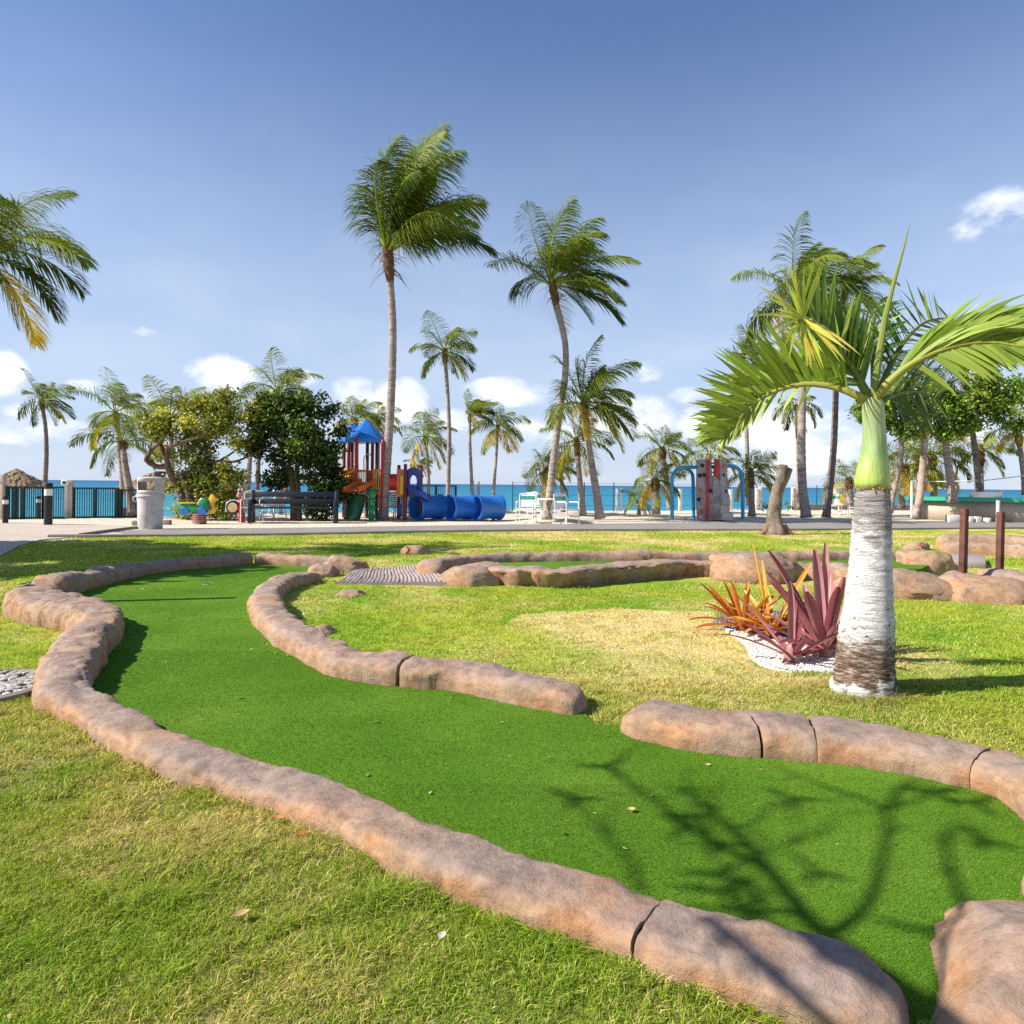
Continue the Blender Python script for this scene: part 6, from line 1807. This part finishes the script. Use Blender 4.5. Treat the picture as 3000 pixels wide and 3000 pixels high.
# stacked pod climber
q = D(1088, 1523, Yp - 1.0); q.z = 0
b = MB(); pr = []
for k in range(4):
    z = .01 + k * .235; pr += [(.075, z + .03), (.095, z + .11), (.145, z + .14), (.155, z + .155), (.14, z + .17), (.085, z + .20)]
pr += [(.06, .99), (.001, 1.02)]
b.lathe([(.14, 0), (.13, .03)] + pr, q, 22); b.build('pod_climber', M_GRN, t, angle=60)
# red tube, orange collar, blue arch panel of the small tower
a, c_ = D(1116, 1413, Yp), D(1170, 1413, Yp); b = MB(); hl = (c_ - a).length / 2
b.lathe([(.26, -hl), (.27, -hl), (.265, 0), (.27, hl), (.26, hl)], (a + c_) / 2, 28, Matrix.Rotation(rad(90), 3, 'Y')); b.build('red_tube', plastic('tube_red', (.62, .03, .02)), t)
pbox('collar', 1166, 1184, 1375, 1455, -.05, .62, M_ORG)
pbox('yellow_ring', 1172, 1183, 1394, 1450, -.4, .12, M_YEL)
pbox('small_deck', 1168, 1234, 1446, 1454, .2, .9, M_DRED)
def arch_panel(x0, x1, ytop, ysh, y1, hx, hy, hrx, hry, dy, mat, name):
    """panel with an arched top and an oval opening"""
    Yq = Yp + dy; nn = 40; outer, inner = [], []
    cx = (x0 + x1) / 2
    for k in range(nn):
        a = 2 * math.pi * k / nn
        dx, dz = math.cos(a), math.sin(a)
        inner.append((hx + hrx * dx, hy - hry * dz))
        # outer: march to the outline
        w = (x1 - x0) / 2
        s_ = 0; px, py = hx, hy
        while True:
            s_ += .5; px, py = hx + dx * s_, hy - dz * s_
            top = ytop + (ysh - ytop) * min(1, abs(px - cx) / w) ** 2.2
            if abs(px - cx) > w or py > y1 or py < top: break
        outer.append((px, py))
    b = MB(); O1 = [b.vert(D(x, y, Yq)) for x, y in outer]; I1 = [b.vert(D(x, y, Yq)) for x, y in inner]
    O2 = [b.vert(D(x, y, Yq) + Vector((0, .08, 0))) for x, y in outer]; I2 = [b.vert(D(x, y, Yq) + Vector((0, .08, 0))) for x, y in inner]
    for k in range(nn):
        m_ = (k + 1) % nn
        b.face(O1[k], O1[m_], I1[m_], I1[k]); b.face(O2[m_], O2[k], I2[k], I2[m_]); b.face(O1[m_], O1[k], O2[k], O2[m_]); b.face(I1[k], I1[m_], I2[m_], I2[k])
    return b.build(name, mat, t, angle=30)
arch_panel(1190, 1232, 1369, 1380, 1452, 1211, 1411, 10, 19, -.3, M_DBLUE, 'arch_panel')
b = MB(); pv = None
for k in range(9):
    u = k / 8; q = [b.vert(D(1196 + 62 * u ** 1.1, 1432 + 34 * u, Yp - .4 - .2 * u) + Vector((0, dy, dz))) for dy, dz in ((-.25, .16), (-.22, 0), (.22, 0), (.25, .16))]
    if pv:
        for m_ in range(3): b.face(pv[m_], pv[m_ + 1], q[m_ + 1], q[m_])
    pv = q
o = b.build('blue_slide', M_DBLUE, t); o.modifiers.new('wall', 'SOLIDIFY').thickness = .04
pbox('step_panel', 1166, 1179, 1476, 1512, -.1, .3, M_DBLUE)

# --- climbing wall with blue arches
Yc = 23.4
t = thing('climbing_wall', (D(2085, 1520, Yc).x, Yc, 0), 'grey rock climbing wall with a notch, red strips and orange holds between blue arches', 'climbing wall')
M_CW = pmat('wall_rock', (.42, .37, .37), .8, .28, 2.5, .8, 12, .2, dirt=(.30, .26, .27))
nx, nz = 22, 40; b = MB(); fr, bk = [], []
for j in range(nz + 1):
    v = j / nz; rowf, rowb = [], []
    for i in range(nx + 1):
        u = i / nx
        xl_, xr_ = 2046 - 2 * math.sin(v * 3), 2131 - 5 * v + 3 * math.sin(v * 5)
        px = xl_ + (xr_ - xl_) * u
        # notch at the top between the two horns
        top = 1346 + (4 * abs(u - .2) if u < .40 else 0)
        if .38 < u < .64: top = 1394
        py = 1522 + (top - 1522) * v
        dd = .20 + .30 * (1 - abs(2 * u - 1) ** 3) * (.55 + .45 * (1 - v)) + .10 * noise.fractal((u * 3, v * 5, 1), 1, 2, 3)
        p_ = D(px, py, Yc); rowf.append(b.vert(p_ + Vector((0, -dd, 0)))); rowb.append(b.vert(p_ + Vector((0, .22, 0))))
    fr.append(rowf); bk.append(rowb)
for j in range(nz):
    for i in range(nx):
        b.face(fr[j][i], fr[j][i + 1], fr[j + 1][i + 1], fr[j + 1][i]); b.face(bk[j][i + 1], bk[j][i], bk[j + 1][i], bk[j + 1][i + 1])
    b.face(fr[j][0], fr[j + 1][0], bk[j + 1][0], bk[j][0]); b.face(fr[j][nx], bk[j][nx], bk[j + 1][nx], fr[j + 1][nx])
for i in range(nx): b.face(fr[nz][i], fr[nz][i + 1], bk[nz][i + 1], bk[nz][i])
b.build('rock_face', M_CW, t, angle=60)
for x0, y0, x1, y1, nm in ((2074, 1347, 2071, 1395, 0), (2073, 1395, 2069, 1520, 0), (2100, 1348, 2099, 1395, 0)):
    b = MB(); w = .10 if nm == 0 and y1 < 1400 and x0 > 2090 else .055
    b.tube([D(x0, y0, Yc - .42), D((x0 + x1) / 2 + 1.5, (y0 + y1) / 2, Yc - .52), D(x1, y1, Yc - .48)], w, 8); b.build('red_strip', M_RED, t)
b = MB(); b.tube([D(2076, 1358, Yc - .2), D(2098, 1356, Yc - .2)], .03, 6); b.tube([D(2076, 1383, Yc - .2), D(2098, 1384, Yc - .2)], .03, 6); b.build('notch_bar', M_RED, t)
for x, y, m_ in ((2057, 1364, M_BLACK), (2062, 1392, M_BLACK), (2049, 1393, M_BLACK), (2118, 1393, M_BLACK), (2080, 1438, M_BLACK), (2049, 1436, M_ORG), (2088, 1470, M_ORG), (2088, 1511, M_ORG), (2049, 1498, M_ORG), (2046, 1463, M_BLACK), (2123, 1366, M_ORG), (2128, 1412, M_ORG), (2124, 1440, M_BLACK)):
    b = MB(); b.lathe([(.001, -.05), (.06, -.03), (.07, .02), (.04, .06), (.001, .07)], D(x, y, Yc - .5 if 2055 < x < 2115 else Yc - .3), 10, Matrix.Rotation(rad(90), 3, 'X')); b.build('hold', m_, t)
M_STEP = pmat('step_stone', (.50, .43, .36), .85, .15, 3, .5, 15)
for x0, x1, y0, y1, dy in ((2110, 2131, 1456, 1482, -.35), (2106, 2130, 1480, 1506, -.5), (2112, 2142, 1502, 1524, -.62)):
    a, c_ = D(x0, y1, Yc + dy), D(x1, y0, Yc + dy); b = MB(); b.box((a + c_) / 2, (c_.x - a.x, .5, c_.z - a.z)); b.build('step', M_STEP, t, bevel=.03)
M_ARCH = plastic('arch_blue', (.03, .32, .55), .35)
def arch(pts, label, dy=0):
    P = [D(x, y, Yc + dd) for x, y, dd in pts]; P[0].z = min(P[0].z, 0)
    b = MB(); sp = [Vector(v) for v in spline([tuple(p_) for p_ in P], .08)]; b.tube(sp, .062, 10); b.build(label, M_ARCH, t)
arch([(1969, 1524, 0), (1969, 1450, 0), (1969, 1405, 0), (1976, 1383, 0), (1990, 1372, 0), (2010, 1369, .02), (2050, 1369, .1)], 'arch_tube')
arch([(2032, 1521, .8), (2031, 1450, .8), (2030, 1400, .8), (2025, 1384, .7), (2012, 1374, .4), (1996, 1371, .1)], 'arch_tube')
arch([(2176, 1524, 0), (2176, 1450, 0), (2174, 1400, 0), (2168, 1380, 0), (2156, 1368, 0), (2140, 1365, 0), (2110, 1367, .1), (2050, 1369, .15)], 'arch_tube')

# --- volleyball net
q0 = D(2671, 1516, 26); t = thing('volleyball_net', q0, 'white volleyball net line strung from a white post on the right', 'net')
b = MB(); b.tube([q0, D(2671, 1407, 26)], .05, 8); b.build('post', M_WHITE, t)
b = MB(); b.tube([D(2671, 1409, 26), D(2760, 1411, 25.6), D(2880, 1408, 25), D(2950, 1400, 24.5), D(3060, 1386, 24)], .022, 6); b.build('net_tape', M_WHITE, t)
b = MB(); q1 = D(3060, 1386, 24); b.tube([Vector((q1.x, q1.y, 0)), q1], .05, 8); b.build('post', M_WHITE, t)

# --- beach bar
Yb = 24.5
t = thing('beach_bar', D(2880, 1500, Yb), 'low beige beach bar with an overhanging green counter at the right edge', 'bar counter')
pA, pB = D(2782, 1515, Yb), D(3150, 1515, Yb - 1)
M_BEIGE = pmat('bar_wall', (.44, .36, .28), .85, .12, 2, .2, 30); M_CNT = plastic('counter_green', (.03, .34, .22), .45)
def zb(py): return D(2880, py, Yb).z
b = MB()
x0 = pA.x; rad_ = 3.4; cxy = Vector((x0 + rad_, Yb + 1.6, 0)); n = 30
arc = [cxy + Vector((-math.cos(a) * rad_, -math.sin(a) * 2.2, 0)) for a in [rad(-15 + 160 * k / n) for k in range(n + 1)]]
pv = None
for p_ in arc:
    q = [b.vert(p_ + Vector((0, 0, z))) for z in (-.02, zb(1466))]
    if pv: b.face(pv[0], q[0], q[1], pv[1])
    pv = q
o = b.build('wall', M_BEIGE, t); o.modifiers.new('wall', 'SOLIDIFY').thickness = -.2
b = MB(); arc2 = [cxy + Vector((-math.cos(a) * (rad_ + .45), -math.sin(a) * (2.2 + .45), 0)) for a in [rad(-15 + 160 * k / n) for k in range(n + 1)]]
arc3 = [cxy + Vector((-math.cos(a) * (rad_ - .4), -math.sin(a) * (2.2 - .4), 0)) for a in [rad(-15 + 160 * k / n) for k in range(n + 1)]]
pv = None
for p_, r_ in zip(arc2, arc3):
    q = [b.vert(v + Vector((0, 0, z))) for v, z in ((p_, zb(1469)), (p_, zb(1457)), (r_, zb(1457)), (r_, zb(1469)))]
    if pv:
        for k in range(4): b.face(pv[k], q[k], q[(k + 1) % 4], pv[(k + 1) % 4])
    else: b.face(*q)
    pv = q
b.face(*pv[::-1]); b.build('counter_top', M_CNT, t, angle=30)
b = MB(); a = D(2924, 1512, Yb - 1.2); a.z = 0; b.tube([a, a + Vector((0, 0, zb(1464)))], .062, 12); b.build('support_post', M_GREYP, t)
b = MB()
for x, w_, h_ in ((2795, 38, .24), (2840, 14, .2), (2862, 16, .2), (2892, 10, .16)):
    a = D(x, 1513, Yb - .9); a.z = h_ / 2; b.box(a, (w_ / F * Yb, .25, h_))
b.build('footing_block', M_PAVW, t, bevel=.02)
a, c_ = D(2852, 1457, Yb - .3), D(2922, 1441, Yb - .3); b = MB(); b.box((a + c_) / 2, (c_.x - a.x, .5, c_.z - a.z))
tag(b.build('white_box', M_WHITE, base=(a + c_) / 2, bevel=.02), 'long white box lying on the green bar counter', 'box')
a = D(2931, 1457, Yb - .3); b = MB(); b.lathe([(.03, 0), (.03, .18), (.10, .20), (.11, .24), (.03, .25)], a, 10)
tag(b.build('counter_tap', M_WHITE, base=a), 'small pale tap standing right of the white box on the counter', 'tap')

# --- beach furniture beyond the iron fence
for k, (px, lab) in enumerate(((245, 'dark-backed beach chair seen through the iron gate'), (290, 'pale beach chair seen through the right half of the iron gate'))):
    q = fpt(px, -.5) + Vector((0, 2.2, 0)); t = thing('beach_chair', q, lab, 'beach chair', 'beach chairs beyond the iron gate')
    b = MB(); b.box(q + Vector((0, 0, .30)), (.6, .6, .05)); b.build('seat', M_WHITE, t, bevel=.01)
    b = MB(); b.box(q + Vector((0, .3, .58)), (.6, .05, .30)); b.build('backrest', M_BLACK if k == 0 else M_WHITE, t, bevel=.01)
    for sx in (-.26, .26):
        for y in (-.26, .26): b = MB(); b.tube([q + Vector((sx, y, -.1)), q + Vector((sx, y, .3))], .02, 6); b.build('leg', M_WHITE, t)

# --- shrubs on the beach edge
def shrub(label, px, py, rx, ry, Yd, seed, cols):
    t = thing('shrub', D(px, py + ry, Yd), label, 'shrub', 'low shrubs on the beach edge')
    b = MB(); leaf_clumps(b, [(px, py, rx, ry), (px - rx * .6, py + ry * .2, rx * .5, ry * .7), (px + rx * .6, py + ry * .2, rx * .5, ry * .7)], Yd, 420, .12, cols, random.Random(seed), .9); b.build('foliage', M_LEAFB, t, smooth=False)
    b = MB(); q = D(px, py + ry, Yd)
    for k in range(5): b.tube([q, q + Vector((.12 * (k - 2), .05, .35))], .012, 5)
    b.build('stem', M_TREE, t)
shrub('low green shrub right of the bare stump', 2322, 1484, 20, 9, 27, 1, BRT)
shrub('low green shrub left of the bare stump', 2245, 1484, 22, 8, 28, 2, DRK)

# --- pole at the left whose shadow crosses the green, and the trees that shade the lawn corner
def lift2(px, py, h):
    g = G(px, py); return g + SUN * (h / SUN.z)
b = MB(); a = lift2(684, 1754, 2.4); ft = Vector((a.x - .02, a.y, 0)); b.tube([ft, a], .05, 10)
tag(b.build('sign_pole', M_BLACK, base=ft), 'dark pole left of the view throwing a straight shadow over the green', 'pole')
broadleaf('spreading shade tree standing left of the view beside the path', 9.2, (-1000, 1680),
          [([(-960, 1680), (-965, 1400), (-950, 1150), (-940, 900)], 70, 45)], [(-960, 800, 420, 120, 0), (-700, 830, 260, 90, .3), (-1250, 820, 260, 90, -.2), (-900, 700, 280, 90, .4), (-960, 840, 320, 70, 1.6), (-900, 850, 320, 70, -1.5), (-620, 870, 160, 60, 1.6), (-640, 880, 150, 50, -1.2)], 2200, .27, BRT, 71, M_TREE, 1.0)
